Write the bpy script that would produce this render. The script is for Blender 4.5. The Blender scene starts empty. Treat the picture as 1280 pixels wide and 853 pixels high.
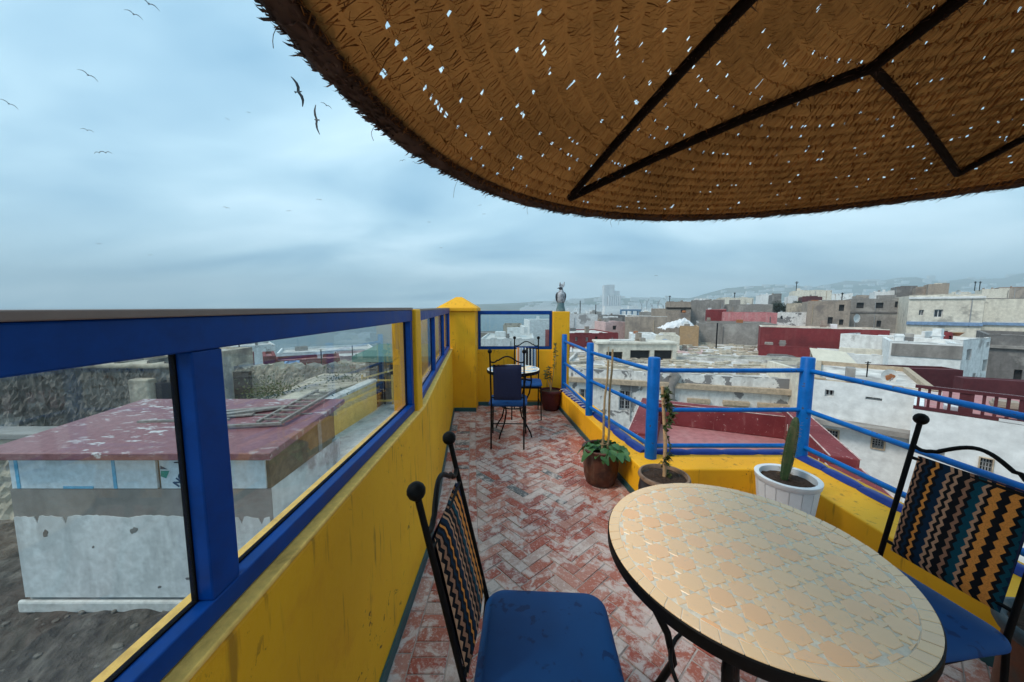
import bpy, bmesh, math, random
from mathutils import Vector, Matrix
random.seed(7)
R = math.radians
scene = bpy.context.scene
col = scene.collection
# ------------------------------------------------------------------ camera
FPX, EYE = 436.0, 1.45                     # focal length in photo pixels (1280 wide), eye height
PITCH = math.atan(42.5 / FPX)
cam = bpy.data.cameras.new('camera')
cam.sensor_width = 36.0
cam.lens = FPX / 1280 * 36.0
cam.clip_start, cam.clip_end = 0.02, 20000
cam_o = bpy.data.objects.new('camera', cam)
cam_o.location = (0, 0, EYE)
cam_o.rotation_euler = (math.pi / 2 - PITCH, 0, 0)
col.objects.link(cam_o)
scene.camera = cam_o
# ------------------------------------------------------------------ sky
SUN_EL, SUN_AZ = R(49), R(248)             # azimuth clockwise from +Y: to the left
world = bpy.data.worlds.new('World'); scene.world = world; world.use_nodes = True
nt = world.node_tree; nt.nodes.clear()
def N(t, **k):
    n = nt.nodes.new(t)
    for a, b in k.items(): setattr(n, a, b)
    return n
L = lambda a, b: nt.links.new(a, b)
sky = N('ShaderNodeTexSky', sky_type='NISHITA', sun_disc=False, sun_elevation=SUN_EL, sun_rotation=SUN_AZ, air_density=1.0, dust_density=3.0, ozone_density=2.0)
tc = N('ShaderNodeTexCoord')
sep = N('ShaderNodeSeparateXYZ'); L(tc.outputs['Generated'], sep.inputs[0])
# project the direction on a cloud layer so that the cloud sheets flatten towards the horizon
zc = N('ShaderNodeMath', operation='MAXIMUM'); L(sep.outputs['Z'], zc.inputs[0]); zc.inputs[1].default_value = 0.0
za = N('ShaderNodeMath', operation='ADD'); L(zc.outputs[0], za.inputs[0]); za.inputs[1].default_value = 0.28
dv = N('ShaderNodeVectorMath', operation='DIVIDE'); L(tc.outputs['Generated'], dv.inputs[0])
cz = N('ShaderNodeCombineXYZ')
for i in range(3): L(za.outputs[0], cz.inputs[i])
L(cz.outputs[0], dv.inputs[1])
mp = N('ShaderNodeMapping'); L(dv.outputs[0], mp.inputs[0])
mp.inputs['Location'].default_value = (0.35, 1.9, 0.4); mp.inputs['Rotation'].default_value = (0, 0, R(28)); mp.inputs['Scale'].default_value = (0.75, 1.35, 0.8)
nz = N('ShaderNodeTexNoise'); L(mp.outputs[0], nz.inputs['Vector'])
nz.inputs['Scale'].default_value = 1.15; nz.inputs['Detail'].default_value = 4.5; nz.inputs['Roughness'].default_value = 0.47; nz.inputs['Distortion'].default_value = 0.35
rp = N('ShaderNodeValToRGB'); L(nz.outputs['Fac'], rp.inputs[0])
cr = rp.color_ramp
cr.elements[0].position = 0.34; cr.elements[0].color = (2.0, 3.85, 5.4, 1)
cr.elements[1].position = 0.66; cr.elements[1].color = (5.9, 7.9, 9.0, 1)
e = cr.elements.new(0.5); e.color = (3.9, 5.95, 7.2, 1)
mx = N('ShaderNodeMix', data_type='RGBA'); mx.inputs['Factor'].default_value = 0.90
L(sky.outputs[0], mx.inputs['A']); L(rp.outputs[0], mx.inputs['B'])
bg = N('ShaderNodeBackground'); bg.inputs['Strength'].default_value = 0.10
L(mx.outputs['Result'], bg.inputs['Color'])
wo = N('ShaderNodeOutputWorld'); L(bg.outputs[0], wo.inputs['Surface'])
# ------------------------------------------------------------------ sun (overcast)
sun = bpy.data.lights.new('sun', 'SUN'); sun.energy = 1.5; sun.angle = R(16); sun.color = (1.0, 0.90, 0.78)
sun_o = bpy.data.objects.new('sun', sun); col.objects.link(sun_o)
sd = Vector((math.sin(SUN_AZ) * math.cos(SUN_EL), math.cos(SUN_AZ) * math.cos(SUN_EL), math.sin(SUN_EL)))
sun_o.rotation_euler = (-sd).to_track_quat('-Z', 'Y').to_euler(); sun_o.location = (0, 0, 30)
vs = scene.view_settings
vs.view_transform = 'Standard'; vs.look = 'None'; vs.exposure = 0.72; vs.gamma = 1.0; vs.use_curve_mapping = False
# ------------------------------------------------------------------ pixel -> world helpers (photo pixels)
def ray(x, y):
    u, v = (x - 640) / FPX, (426.5 - y) / FPX
    return Vector((u, math.cos(PITCH) + math.sin(PITCH) * v, -math.sin(PITCH) + math.cos(PITCH) * v))
def atY(x, y, Y):
    a = ray(x, y); return Vector((0, 0, EYE)) + a * (Y / a.y)
def atZ(x, y, Z):
    a = ray(x, y); return Vector((0, 0, EYE)) + a * ((Z - EYE) / a.z)
# ------------------------------------------------------------------ materials
MATS = {}
def newmat(name):
    m = bpy.data.materials.new(name); m.use_nodes = True
    t = m.node_tree; b = t.nodes['Principled BSDF']
    MATS[name] = m
    return m, t, b
def nd(t, typ, **k):
    n = t.nodes.new(typ)
    for a, v in k.items(): setattr(n, a, v)
    return n
def mixc(t, fac, a, b, blend='MIX'):
    n = nd(t, 'ShaderNodeMix', data_type='RGBA', blend_type=blend)
    for s, v in (('Factor', fac), ('A', a), ('B', b)):
        if hasattr(v, 'is_output'): t.links.new(v, n.inputs[s])
        else: n.inputs[s].default_value = v if s == 'Factor' else (*v, 1)
    return n.outputs['Result']
def ramp(t, src, stops, interp='LINEAR'):
    n = nd(t, 'ShaderNodeValToRGB'); t.links.new(src, n.inputs[0]); c = n.color_ramp; c.interpolation = interp
    c.elements[0].position, c.elements[1].position = stops[0][0], stops[-1][0]
    cc = lambda v: (v, v, v, 1) if not isinstance(v, tuple) else (*v, 1)
    c.elements[0].color, c.elements[1].color = cc(stops[0][1]), cc(stops[-1][1])
    for p, v in stops[1:-1]:
        e = c.elements.new(p); e.color = cc(v)
    return n.outputs['Color']
def coords(t, scale=(1, 1, 1), kind='Object', rnd=True):
    if kind == 'World':
        src = nd(t, 'ShaderNodeNewGeometry').outputs['Position']
    else:
        src = nd(t, 'ShaderNodeTexCoord').outputs[kind]
    if rnd:
        oi = nd(t, 'ShaderNodeObjectInfo'); ml = nd(t, 'ShaderNodeMath', operation='MULTIPLY'); ml.inputs[1].default_value = 37.0
        t.links.new(oi.outputs['Random'], ml.inputs[0])
        ad = nd(t, 'ShaderNodeVectorMath', operation='ADD'); t.links.new(src, ad.inputs[0]); t.links.new(ml.outputs[0], ad.inputs[1]); src = ad.outputs[0]
    m = nd(t, 'ShaderNodeMapping'); t.links.new(src, m.inputs[0]); m.inputs['Scale'].default_value = scale
    return m.outputs[0]
def noise(t, vec, scale, detail=4, rough=0.55, dist=0.0):
    n = nd(t, 'ShaderNodeTexNoise'); t.links.new(vec, n.inputs['Vector'])
    n.inputs['Scale'].default_value = scale; n.inputs['Detail'].default_value = detail; n.inputs['Roughness'].default_value = rough; n.inputs['Distortion'].default_value = dist
    return n.outputs['Fac']
def bump(t, b, h, strength=0.3, dist=0.01):
    n = nd(t, 'ShaderNodeBump'); n.inputs['Strength'].default_value = strength; n.inputs['Distance'].default_value = dist
    t.links.new(h, n.inputs['Height']); t.links.new(n.outputs[0], b.inputs['Normal'])
def weathered(name, base, stain, scale=0.5, lo=0.48, hi=0.62, rough=0.9, streak=0.5, stain2=None, fine=8.0, bs=0.4, bd=0.02, var=0.17):
    """painted plaster / concrete: colour mottling, rain streaks and worn patches"""
    m, t, b = newmat(name)
    v = coords(t); v2 = coords(t, (1, 1, 0.16))
    big = noise(t, v, scale, 6, 0.62, 0.3)
    st = noise(t, v2, scale * 3.2, 5, 0.6)
    fn = noise(t, v, fine, 5, 0.6)
    c = mixc(t, ramp(t, fn, [(0.3, 0.0), (0.7, 1.0)]), tuple(x * (1 - var) for x in base), tuple(min(1, x * (1 + var)) for x in base))
    if stain2: c = mixc(t, ramp(t, st, [(0.5, 0.0), (0.72, streak)]), c, stain2)
    c = mixc(t, ramp(t, big, [(lo, 0.0), (hi, 1.0)]), c, stain)
    t.links.new(c, b.inputs['Base Color']); b.inputs['Roughness'].default_value = rough
    b.inputs['Specular IOR Level'].default_value = 0.25
    bump(t, b, fn, bs, bd)
    return m
def plain(name, c, rough=0.6, metal=0.0, var=0.15, scale=20, spec=0.5, bs=0.15, bd=0.002):
    m, t, b = newmat(name)
    v = coords(t); n = noise(t, v, scale, 5, 0.6)
    t.links.new(mixc(t, ramp(t, n, [(0.3, 0.0), (0.7, 1.0)]), tuple(x * (1 - var) for x in c), tuple(min(1, x * (1 + var)) for x in c)), b.inputs['Base Color'])
    b.inputs['Roughness'].default_value = rough; b.inputs['Metallic'].default_value = metal; b.inputs['Specular IOR Level'].default_value = spec
    if bs: bump(t, b, n, bs, bd)
    return m
# painted terrace walls: yellow with scuffs and drip marks
def yellow_paint():
    m, t, b = newmat('yellow_paint')
    v = coords(t, kind='World', rnd=False); vz = coords(t, (1, 1, 0.12), 'World', False)
    fn = noise(t, v, 9, 6, 0.6); big = noise(t, v, 1.6, 5, 0.6)
    c = mixc(t, ramp(t, big, [(0.3, 0.0), (0.7, 1.0)]), (0.75, 0.345, 0.006), (0.87, 0.445, 0.012))
    c = mixc(t, ramp(t, fn, [(0.55, 0.0), (0.8, 0.55)]), c, (0.66, 0.25, 0.010))
    drip = noise(t, vz, 24, 3, 0.6)
    c = mixc(t, ramp(t, drip, [(0.60, 0.0), (0.70, 0.7)]), c, (0.30, 0.14, 0.012))
    sc = noise(t, v, 20, 5, 0.7, 0.8); wh = noise(t, v, 2.3, 3, 0.5)
    g = nd(t, 'ShaderNodeMath', operation='MULTIPLY'); t.links.new(ramp(t, sc, [(0.62, 0.0), (0.66, 1.0)]), g.inputs[0]); t.links.new(ramp(t, wh, [(0.5, 0.0), (0.58, 1.0)]), g.inputs[1])
    c = mixc(t, g.outputs[0], c, (0.07, 0.032, 0.012))
    t.links.new(c, b.inputs['Base Color']); b.inputs['Roughness'].default_value = 0.62; b.inputs['Specular IOR Level'].default_value = 0.3
    bump(t, b, noise(t, v, 35, 6, 0.65), 0.35, 0.006)
yellow_paint()
weathered('ledge_cream', (0.86, 0.52, 0.135), (0.52, 0.30, 0.08), 9, 0.58, 0.75, fine=45, bd=0.004)
def blue_paint(name, c, rough, worn=0.0):
    m, t, b = newmat(name)
    v = coords(t, kind='World', rnd=False); n = noise(t, v, 14, 6, 0.65); n2 = noise(t, v, 60, 4, 0.6)
    cc = mixc(t, ramp(t, n, [(0.35, 0.0), (0.7, 1.0)]), tuple(x * 0.8 for x in c), tuple(x * 1.15 for x in c))
    if worn: cc = mixc(t, ramp(t, n, [(0.63, 0.0), (0.66, worn)]), cc, (0.05, 0.045, 0.04))
    t.links.new(cc, b.inputs['Base Color']); t.links.new(ramp(t, n, [(0.3, rough - 0.08), (0.7, rough + 0.12)]), b.inputs['Roughness'])
    b.inputs['Specular IOR Level'].default_value = 0.18; bump(t, b, n2, 0.06, 0.001)
blue_paint('frame_blue', (0.0003, 0.046, 0.245), 0.40)
blue_paint('rail_blue', (0.0003, 0.108, 0.40), 0.38, 0.8)
blue_paint('edging_blue', (0.014, 0.040, 0.235), 0.35, 0.35)
plain('cap_grey', (0.20, 0.155, 0.135), 0.5, 0.0, 0.1)
plain('gasket', (0.003, 0.003, 0.004), 0.8, spec=0.08)
plain('skirting_teal', (0.010, 0.070, 0.080), 0.45)
plain('iron_black', (0.0045, 0.0042, 0.0042), 0.5, 0.0, 0.3, 60, 0.10, 0.5, 0.001)
plain('timber_dark', (0.010, 0.006, 0.004), 0.9, spec=0.1)
plain('cane', (0.30, 0.20, 0.10), 0.7, 0, 0.35, 30)
plain('bamboo', (0.48, 0.30, 0.16), 0.6, 0, 0.25, 25)
plain('soil', (0.055, 0.034, 0.024), 0.95, 0, 0.5, 60, 0.2, 1.0, 0.02)
plain('grout', (0.78, 0.70, 0.57), 0.8, 0, 0.2, 60)
plain('pot_white', (0.70, 0.72, 0.74), 0.45, 0, 0.06, 15)
weathered('pot_brown', (0.105, 0.038, 0.022), (0.050, 0.022, 0.016), 9, 0.45, 0.6, 0.35, stain2=(0.18, 0.13, 0.09), streak=0.5, fine=40, bd=0.003)
weathered('pot_maroon', (0.075, 0.012, 0.014), (0.045, 0.010, 0.010), 6, 0.5, 0.7, 0.25, fine=30, bd=0.002)
weathered('pot_dark', (0.030, 0.030, 0.036), (0.075, 0.068, 0.062), 7, 0.5, 0.7, 0.35, fine=40, bd=0.002)
weathered('pot_rim_terracotta', (0.24, 0.155, 0.105), (0.12, 0.08, 0.06), 12, 0.5, 0.7, 0.7, fine=50, bd=0.003)
weathered('pot_terracotta', (0.17, 0.065, 0.035), (0.10, 0.075, 0.06), 8, 0.5, 0.65, 0.6, fine=40, bd=0.003)
weathered('pot_slate', (0.050, 0.068, 0.078), (0.12, 0.10, 0.08), 12, 0.55, 0.7, 0.5, fine=50, bd=0.003)
def leafmat(name, c1, c2):
    m, t, b = newmat(name)
    g = nd(t, 'ShaderNodeNewGeometry'); oi = nd(t, 'ShaderNodeObjectInfo'); ad = nd(t, 'ShaderNodeMath', operation='ADD'); fr = nd(t, 'ShaderNodeMath', operation='FRACT')
    t.links.new(g.outputs['Random Per Island'], ad.inputs[0]); t.links.new(oi.outputs['Random'], ad.inputs[1]); t.links.new(ad.outputs[0], fr.inputs[0])
    c = mixc(t, fr.outputs[0], c1, c2); t.links.new(c, b.inputs['Base Color']); b.inputs['Roughness'].default_value = 0.5
    tr = nd(t, 'ShaderNodeBsdfTranslucent'); t.links.new(c, tr.inputs['Color']); ms = nd(t, 'ShaderNodeMixShader'); ms.inputs[0].default_value = 0.3
    t.links.new(b.outputs[0], ms.inputs[1]); t.links.new(tr.outputs[0], ms.inputs[2]); t.links.new(ms.outputs[0], t.nodes['Material Output'].inputs['Surface'])
leafmat('leaf_green', (0.035, 0.115, 0.030), (0.085, 0.215, 0.070))
leafmat('leaf_dark', (0.030, 0.060, 0.015), (0.11, 0.12, 0.03))
leafmat('leaf_tree', (0.012, 0.028, 0.014), (0.035, 0.055, 0.025))
weathered('cactus_skin', (0.040, 0.070, 0.026), (0.12, 0.10, 0.05), 14, 0.5, 0.7, 0.6, fine=60, bd=0.003)
# blue seat vinyl with water drops
def seatmat():
    m, t, b = newmat('seat_blue')
    v = coords(t); n = noise(t, v, 26, 3, 0.5, 0.3); n2 = noise(t, v, 420, 2, 0.5); n3 = noise(t, v, 5, 3, 0.5)
    c = mixc(t, ramp(t, n3, [(0.3, 0.0), (0.7, 1.0)]), (0.0015, 0.040, 0.150), (0.002, 0.052, 0.185))
    c = mixc(t, ramp(t, n, [(0.61, 0.0), (0.66, 0.75)]), c, (0.001, 0.016, 0.075))
    t.links.new(c, b.inputs['Base Color']); b.inputs['Roughness'].default_value = 0.62; b.inputs['Specular IOR Level'].default_value = 0.25
    b.inputs['Sheen Weight'].default_value = 0.06; b.inputs['Sheen Tint'].default_value = (0.05, 0.2, 0.6, 1)
    bump(t, b, n2, 0.15, 0.0008)
seatmat()
plain('cover_navy', (0.006, 0.012, 0.055), 0.8, 0, 0.25, 90)
def zigzag(name, stops, per=0.030, amp=0.0085, width=0.27):
    m, t, b = newmat(name)
    uv = nd(t, 'ShaderNodeUVMap'); s = nd(t, 'ShaderNodeSeparateXYZ'); t.links.new(uv.outputs[0], s.inputs[0])
    pp = nd(t, 'ShaderNodeMath', operation='PINGPONG'); t.links.new(s.outputs['Y'], pp.inputs[0]); pp.inputs[1].default_value = per / 2
    ma = nd(t, 'ShaderNodeMath', operation='MULTIPLY_ADD'); t.links.new(pp.outputs[0], ma.inputs[0]); ma.inputs[1].default_value = amp / (per / 2); t.links.new(s.outputs['X'], ma.inputs[2])
    dv_ = nd(t, 'ShaderNodeMath', operation='DIVIDE'); t.links.new(ma.outputs[0], dv_.inputs[0]); dv_.inputs[1].default_value = width + amp
    c = ramp(t, dv_.outputs[0], stops, 'CONSTANT')
    v = coords(t); n = noise(t, v, 260, 3, 0.6)
    c = mixc(t, ramp(t, n, [(0.3, 0.35), (0.7, 0.0)]), c, (0.01, 0.01, 0.012))
    t.links.new(c, b.inputs['Base Color']); b.inputs['Roughness'].default_value = 0.92; b.inputs['Specular IOR Level'].default_value = 0.15
    bump(t, b, n, 0.5, 0.0012)
NV, BK, OR, PE, TE, SK = (0.004, 0.022, 0.050), (0.006, 0.006, 0.008), (0.78, 0.28, 0.055), (0.55, 0.29, 0.17), (0.003, 0.060, 0.090), (0.36, 0.17, 0.10)
zz = [PE, BK, SK, BK, NV, BK, OR, BK, NV, NV, PE, BK, PE, BK, BK, SK, BK, TE, TE, PE, BK, OR, OR, BK, BK, OR, OR, BK, TE, NV]
zigzag('fabric_zigzag', [(i / len(zz), c) for i, c in enumerate(zz)])
WH, LB = (0.55, 0.56, 0.55), (0.10, 0.20, 0.36)
z2 = [WH, OR, SK, WH, LB, WH, LB, BK, WH, BK, BK, WH, BK, NV, WH, BK, LB, WH, BK]
zigzag('fabric_stripe', [(i / len(z2), c) for i, c in enumerate(z2)], 0.024, 0.004)
# bricks
def brickmat():
    m, t, b = newmat('floor_brick')
    g = nd(t, 'ShaderNodeNewGeometry'); oi = nd(t, 'ShaderNodeObjectInfo'); ad = nd(t, 'ShaderNodeMath', operation='ADD'); fr = nd(t, 'ShaderNodeMath', operation='FRACT')
    t.links.new(g.outputs['Random Per Island'], ad.inputs[0]); t.links.new(oi.outputs['Random'], ad.inputs[1]); t.links.new(ad.outputs[0], fr.inputs[0])
    c = ramp(t, fr.outputs[0], [(0.0, (0.36, 0.075, 0.045)), (0.18, (0.42, 0.13, 0.085)), (0.36, (0.30, 0.085, 0.065)), (0.5, (0.46, 0.19, 0.14)), (0.64, (0.38, 0.10, 0.060)), (0.78, (0.45, 0.29, 0.245)), (0.90, (0.40, 0.15, 0.11)), (0.955, (0.12, 0.115, 0.115)), (1.0, (0.18, 0.17, 0.17))], 'CONSTANT')
    v = coords(t, kind='World', rnd=False)
    n = noise(t, v, 11, 8, 0.72, 0.5); n2 = noise(t, v, 60, 5, 0.7); n3 = noise(t, v, 2.2, 4, 0.6)
    lime = nd(t, 'ShaderNodeMath', operation='MULTIPLY_ADD'); t.links.new(n3, lime.inputs[0]); lime.inputs[1].default_value = 0.45; t.links.new(n, lime.inputs[2])
    c = mixc(t, ramp(t, lime.outputs[0], [(0.70, 0.0), (0.80, 0.85)]), c, (0.62, 0.50, 0.455))
    c = mixc(t, ramp(t, n2, [(0.54, 0.0), (0.66, 0.75)]), c, (0.64, 0.53, 0.49))
    c = mixc(t, ramp(t, n2, [(0.30, 0.75), (0.37, 0.0)]), c, (0.075, 0.05, 0.045))
    t.links.new(c, b.inputs['Base Color']); t.links.new(ramp(t, n, [(0.3, 0.42), (0.7, 0.8)]), b.inputs['Roughness']); b.inputs['Specular IOR Level'].default_value = 0.4
    bump(t, b, n2, 0.7, 0.004)
brickmat()
weathered('mortar', (0.45, 0.375, 0.34), (0.29, 0.235, 0.215), 8, 0.45, 0.65, 0.85, fine=60, bd=0.005)
def tilemat(name, stops):
    m, t, b = newmat(name)
    oi = nd(t, 'ShaderNodeObjectInfo'); c = ramp(t, oi.outputs['Random'], stops)
    v = coords(t); n = noise(t, v, 90, 4, 0.6)
    c = mixc(t, ramp(t, n, [(0.60, 0.0), (0.75, 0.4)]), c, (0.55, 0.45, 0.34))
    t.links.new(c, b.inputs['Base Color']); b.inputs['Roughness'].default_value = 0.26; b.inputs['Specular IOR Level'].default_value = 0.6; bump(t, b, n, 0.2, 0.001)
tilemat('tile_peach', [(0.0, (0.95, 0.52, 0.25)), (0.35, (0.95, 0.60, 0.33)), (0.7, (0.92, 0.60, 0.33)), (1.0, (0.96, 0.55, 0.29))])
tilemat('tile_beige', [(0.0, (0.90, 0.60, 0.33)), (0.5, (0.93, 0.63, 0.35)), (1.0, (0.88, 0.60, 0.36))])
tilemat('tile_small_blue', [(0.0, (0.40, 0.50, 0.55)), (1.0, (0.55, 0.60, 0.62))])
# glass pane: thin, clear, mirror-like at grazing angles, a little dust
def glassmat():
    m, t, b = newmat('pane_glass')
    t.nodes.remove(b)
    tr = nd(t, 'ShaderNodeBsdfTransparent'); tr.inputs['Color'].default_value = (0.90, 0.94, 0.95, 1)
    gl = nd(t, 'ShaderNodeBsdfGlossy'); gl.inputs['Roughness'].default_value = 0.0
    fr = nd(t, 'ShaderNodeFresnel'); gm = nd(t, 'ShaderNodeNewGeometry'); io = nd(t, 'ShaderNodeMix', data_type='FLOAT'); t.links.new(gm.outputs['Backfacing'], io.inputs[0]); io.inputs[2].default_value = 1.40; io.inputs[3].default_value = 1 / 1.40; t.links.new(io.outputs[0], fr.inputs['IOR'])
    ms = nd(t, 'ShaderNodeMixShader'); t.links.new(fr.outputs[0], ms.inputs[0]); t.links.new(tr.outputs[0], ms.inputs[1]); t.links.new(gl.outputs[0], ms.inputs[2])
    df = nd(t, 'ShaderNodeBsdfDiffuse'); df.inputs['Color'].default_value = (0.55, 0.57, 0.58, 1)
    v = coords(t, (1, 1, 0.5), 'World', False); n = noise(t, v, 6, 6, 0.7)
    ms2 = nd(t, 'ShaderNodeMixShader'); t.links.new(ramp(t, n, [(0.4, 0.008), (0.75, 0.05)]), ms2.inputs[0]); t.links.new(ms.outputs[0], ms2.inputs[1]); t.links.new(df.outputs[0], ms2.inputs[2])
    t.links.new(ms2.outputs[0], t.nodes['Material Output'].inputs['Surface'])
glassmat()
# palm-fibre canopy
def strawmat(name, c1, c2, trans, kind):
    m, t, b = newmat(name)
    g = nd(t, 'ShaderNodeNewGeometry'); v = coords(t, kind='World', rnd=False)
    n = noise(t, v, 5, 5, 0.6); n2 = noise(t, v, 120, 3, 0.6)
    f = g.outputs['Random Per Island'] if kind else n2
    c = mixc(t, f, c1, c2); c = mixc(t, ramp(t, n, [(0.35, 0.5), (0.65, 0.0)]), c, tuple(x * 0.45 for x in c1))
    t.links.new(c, b.inputs['Base Color']); b.inputs['Roughness'].default_value = 0.8; b.inputs['Specular IOR Level'].default_value = 0.2
    tr = nd(t, 'ShaderNodeBsdfTranslucent'); t.links.new(c, tr.inputs['Color']); ms = nd(t, 'ShaderNodeMixShader'); ms.inputs[0].default_value = trans
    t.links.new(b.outputs[0], ms.inputs[1]); t.links.new(tr.outputs[0], ms.inputs[2]); t.links.new(ms.outputs[0], t.nodes['Material Output'].inputs['Surface'])
strawmat('straw_sheet', (0.14, 0.056, 0.015), (0.24, 0.10, 0.028), 0.60, 0)
strawmat('straw_fibre', (0.17, 0.066, 0.015), (0.52, 0.235, 0.066), 0.40, 1)
strawmat('straw_rope', (0.060, 0.035, 0.026), (0.17, 0.10, 0.075), 0.1, 1)
# town materials
weathered('plaster_white', (0.66, 0.67, 0.66), (0.33, 0.32, 0.31), 0.55, 0.56, 0.63, stain2=(0.42, 0.41, 0.40), streak=0.6, fine=3)
weathered('plaster_white_clean', (0.68, 0.70, 0.70), (0.52, 0.53, 0.53), 0.4, 0.58, 0.7, stain2=(0.54, 0.54, 0.53), streak=0.5, fine=3)
weathered('plaster_peeling', (0.66, 0.655, 0.63), (0.20, 0.195, 0.195), 0.75, 0.555, 0.575, stain2=(0.36, 0.34, 0.32), streak=0.7, fine=4, bs=0.8)
weathered('plaster_cream', (0.62, 0.585, 0.50), (0.34, 0.32, 0.28), 0.6, 0.56, 0.68, stain2=(0.40, 0.37, 0.32), streak=0.6, fine=3)
weathered('concrete_grey', (0.24, 0.225, 0.21), (0.36, 0.34, 0.315), 0.5, 0.5, 0.65, stain2=(0.13, 0.12, 0.115), streak=0.7, fine=4)
weathered('concrete_dark', (0.15, 0.142, 0.138), (0.27, 0.26, 0.245), 0.6, 0.52, 0.66, stain2=(0.075, 0.072, 0.07), streak=0.8, fine=4)
weathered('concrete_tan', (0.33, 0.275, 0.225), (0.20, 0.17, 0.15), 0.6, 0.5, 0.66, stain2=(0.16, 0.135, 0.12), streak=0.6, fine=4)
weathered('masonry_ruin', (0.175, 0.155, 0.135), (0.34, 0.315, 0.28), 0.45, 0.56, 0.70, stain2=(0.06, 0.056, 0.052), streak=0.8, fine=2.5, bs=1.0, bd=0.12, var=0.4)
weathered('masonry_beige', (0.48, 0.415, 0.325), (0.24, 0.215, 0.185), 0.5, 0.5, 0.64, stain2=(0.18, 0.16, 0.14), streak=0.7, fine=3, bs=0.9, bd=0.08, var=0.3)
weathered('paint_maroon', (0.185, 0.026, 0.030), (0.125, 0.022, 0.026), 0.5, 0.5, 0.7, 0.75, stain2=(0.26, 0.075, 0.072), streak=0.5, fine=5)
weathered('paint_maroon_dark', (0.075, 0.016, 0.021), (0.11, 0.028, 0.032), 0.6, 0.5, 0.7, 0.75, fine=5)
weathered('paint_pink', (0.52, 0.20, 0.205), (0.40, 0.11, 0.12), 0.8, 0.5, 0.7, stain2=(0.50, 0.36, 0.34), streak=0.6, fine=4)
weathered('paint_pink_pale', (0.58, 0.42, 0.41), (0.45, 0.33, 0.32), 0.7, 0.5, 0.7, fine=4)
weathered('roof_pink', (0.40, 0.165, 0.165), (0.33, 0.215, 0.175), 0.9, 0.55, 0.72, 0.55, stain2=(0.48, 0.27, 0.26), streak=0.5, fine=7, var=0.2)
weathered('roof_white', (0.58, 0.56, 0.53), (0.31, 0.29, 0.275), 0.75, 0.48, 0.66, fine=2.2, var=0.3, bs=0.8, bd=0.1)
weathered('roof_lime', (0.62, 0.60, 0.57), (0.40, 0.385, 0.365), 2.2, 0.52, 0.66, 0.6, fine=9)
weathered('roof_grey', (0.23, 0.215, 0.205), (0.36, 0.34, 0.32), 0.4, 0.5, 0.65, fine=3, var=0.25)
weathered('ochre_wall', (0.36, 0.24, 0.135), (0.30, 0.22, 0.15), 0.8, 0.5, 0.65, fine=4)
weathered('yellow_pale', (0.68, 0.46, 0.14), (0.60, 0.45, 0.24), 1.0, 0.55, 0.7, fine=6)
weathered('panel_paleblue', (0.60, 0.68, 0.73), (0.48, 0.54, 0.57), 2.5, 0.58, 0.72, 0.55, fine=10, bd=0.004)
weathered('shed_wall_tan', (0.215, 0.155, 0.095), (0.13, 0.095, 0.065), 2, 0.5, 0.65, stain2=(0.10, 0.075, 0.055), fine=10)
weathered('rubble_dark', (0.085, 0.072, 0.062), (0.22, 0.195, 0.17), 1.3, 0.5, 0.66, fine=6, bs=1.0, bd=0.1, var=0.5)
weathered('ground_town', (0.24, 0.22, 0.20), (0.33, 0.31, 0.28), 0.02, 0.45, 0.6, fine=0.3)
weathered('hill_scrub', (0.10, 0.125, 0.085), (0.20, 0.19, 0.15), 0.006, 0.45, 0.6, fine=0.05)
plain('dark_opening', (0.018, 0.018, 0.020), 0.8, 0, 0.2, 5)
plain('window_glass_dark', (0.025, 0.032, 0.040), 0.12, 0, 0.2, 2)
plain('frame_stone', (0.40, 0.315, 0.225), 0.85, 0, 0.25, 6)
plain('frame_pale', (0.55, 0.56, 0.56), 0.6)
plain('trim_blue', (0.16, 0.26, 0.42), 0.7, 0, 0.3, 3)
plain('dish_white', (0.62, 0.62, 0.60), 0.5, 0, 0.1, 10)
plain('rust', (0.30, 0.11, 0.04), 0.85, 0, 0.4, 8)
plain('tarp_cream', (0.60, 0.56, 0.46), 0.8, 0, 0.08, 3)
plain('tarp_white', (0.66, 0.66, 0.67), 0.7, 0, 0.15, 3)
plain('cloth_blue', (0.02, 0.14, 0.45), 0.7)
plain('plank', (0.26, 0.235, 0.21), 0.85, 0, 0.35, 14)
plain('canopy_green', (0.10, 0.20, 0.16), 0.7)
plain('steel_grey', (0.28, 0.29, 0.30), 0.5, 0, 0.2, 20)
plain('silo_white', (0.55, 0.58, 0.60), 0.8, 0, 0.08, 0.05)
plain('crane_blue', (0.03, 0.12, 0.24), 0.6)
plain('print_blue', (0.012, 0.055, 0.12), 0.6)
plain('print_teal', (0.01, 0.25, 0.20), 0.6)
plain('tape_blue', (0.10, 0.40, 0.62), 0.6)
plain('gull_dark', (0.030, 0.032, 0.036), 0.8)
plain('gull_body', (0.10, 0.105, 0.11), 0.8)
weathered('statue_grey', (0.42, 0.44, 0.47), (0.17, 0.175, 0.19), 22, 0.48, 0.6, 0.6, fine=80, bd=0.006)
weathered('statue_teal', (0.10, 0.175, 0.19), (0.22, 0.26, 0.27), 22, 0.5, 0.62, 0.6, fine=80, bd=0.006)
plain('statue_dark', (0.022, 0.028, 0.038), 0.6, 0, 0.3, 60)
def watermat():
    m, t, b = newmat('sea_water')
    b.inputs['Base Color'].default_value = (0.045, 0.085, 0.095, 1); b.inputs['Roughness'].default_value = 0.25
    v = coords(t, (1, 1, 1), 'World', False); bump(t, b, noise(t, v, 0.25, 5, 0.6), 0.6, 0.6)
watermat()
weathered('coat_white', (0.64, 0.655, 0.655), (0.52, 0.53, 0.53), 1.2, 0.5, 0.68, stain2=(0.30, 0.30, 0.30), streak=0.55, fine=9, bd=0.006)
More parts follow.
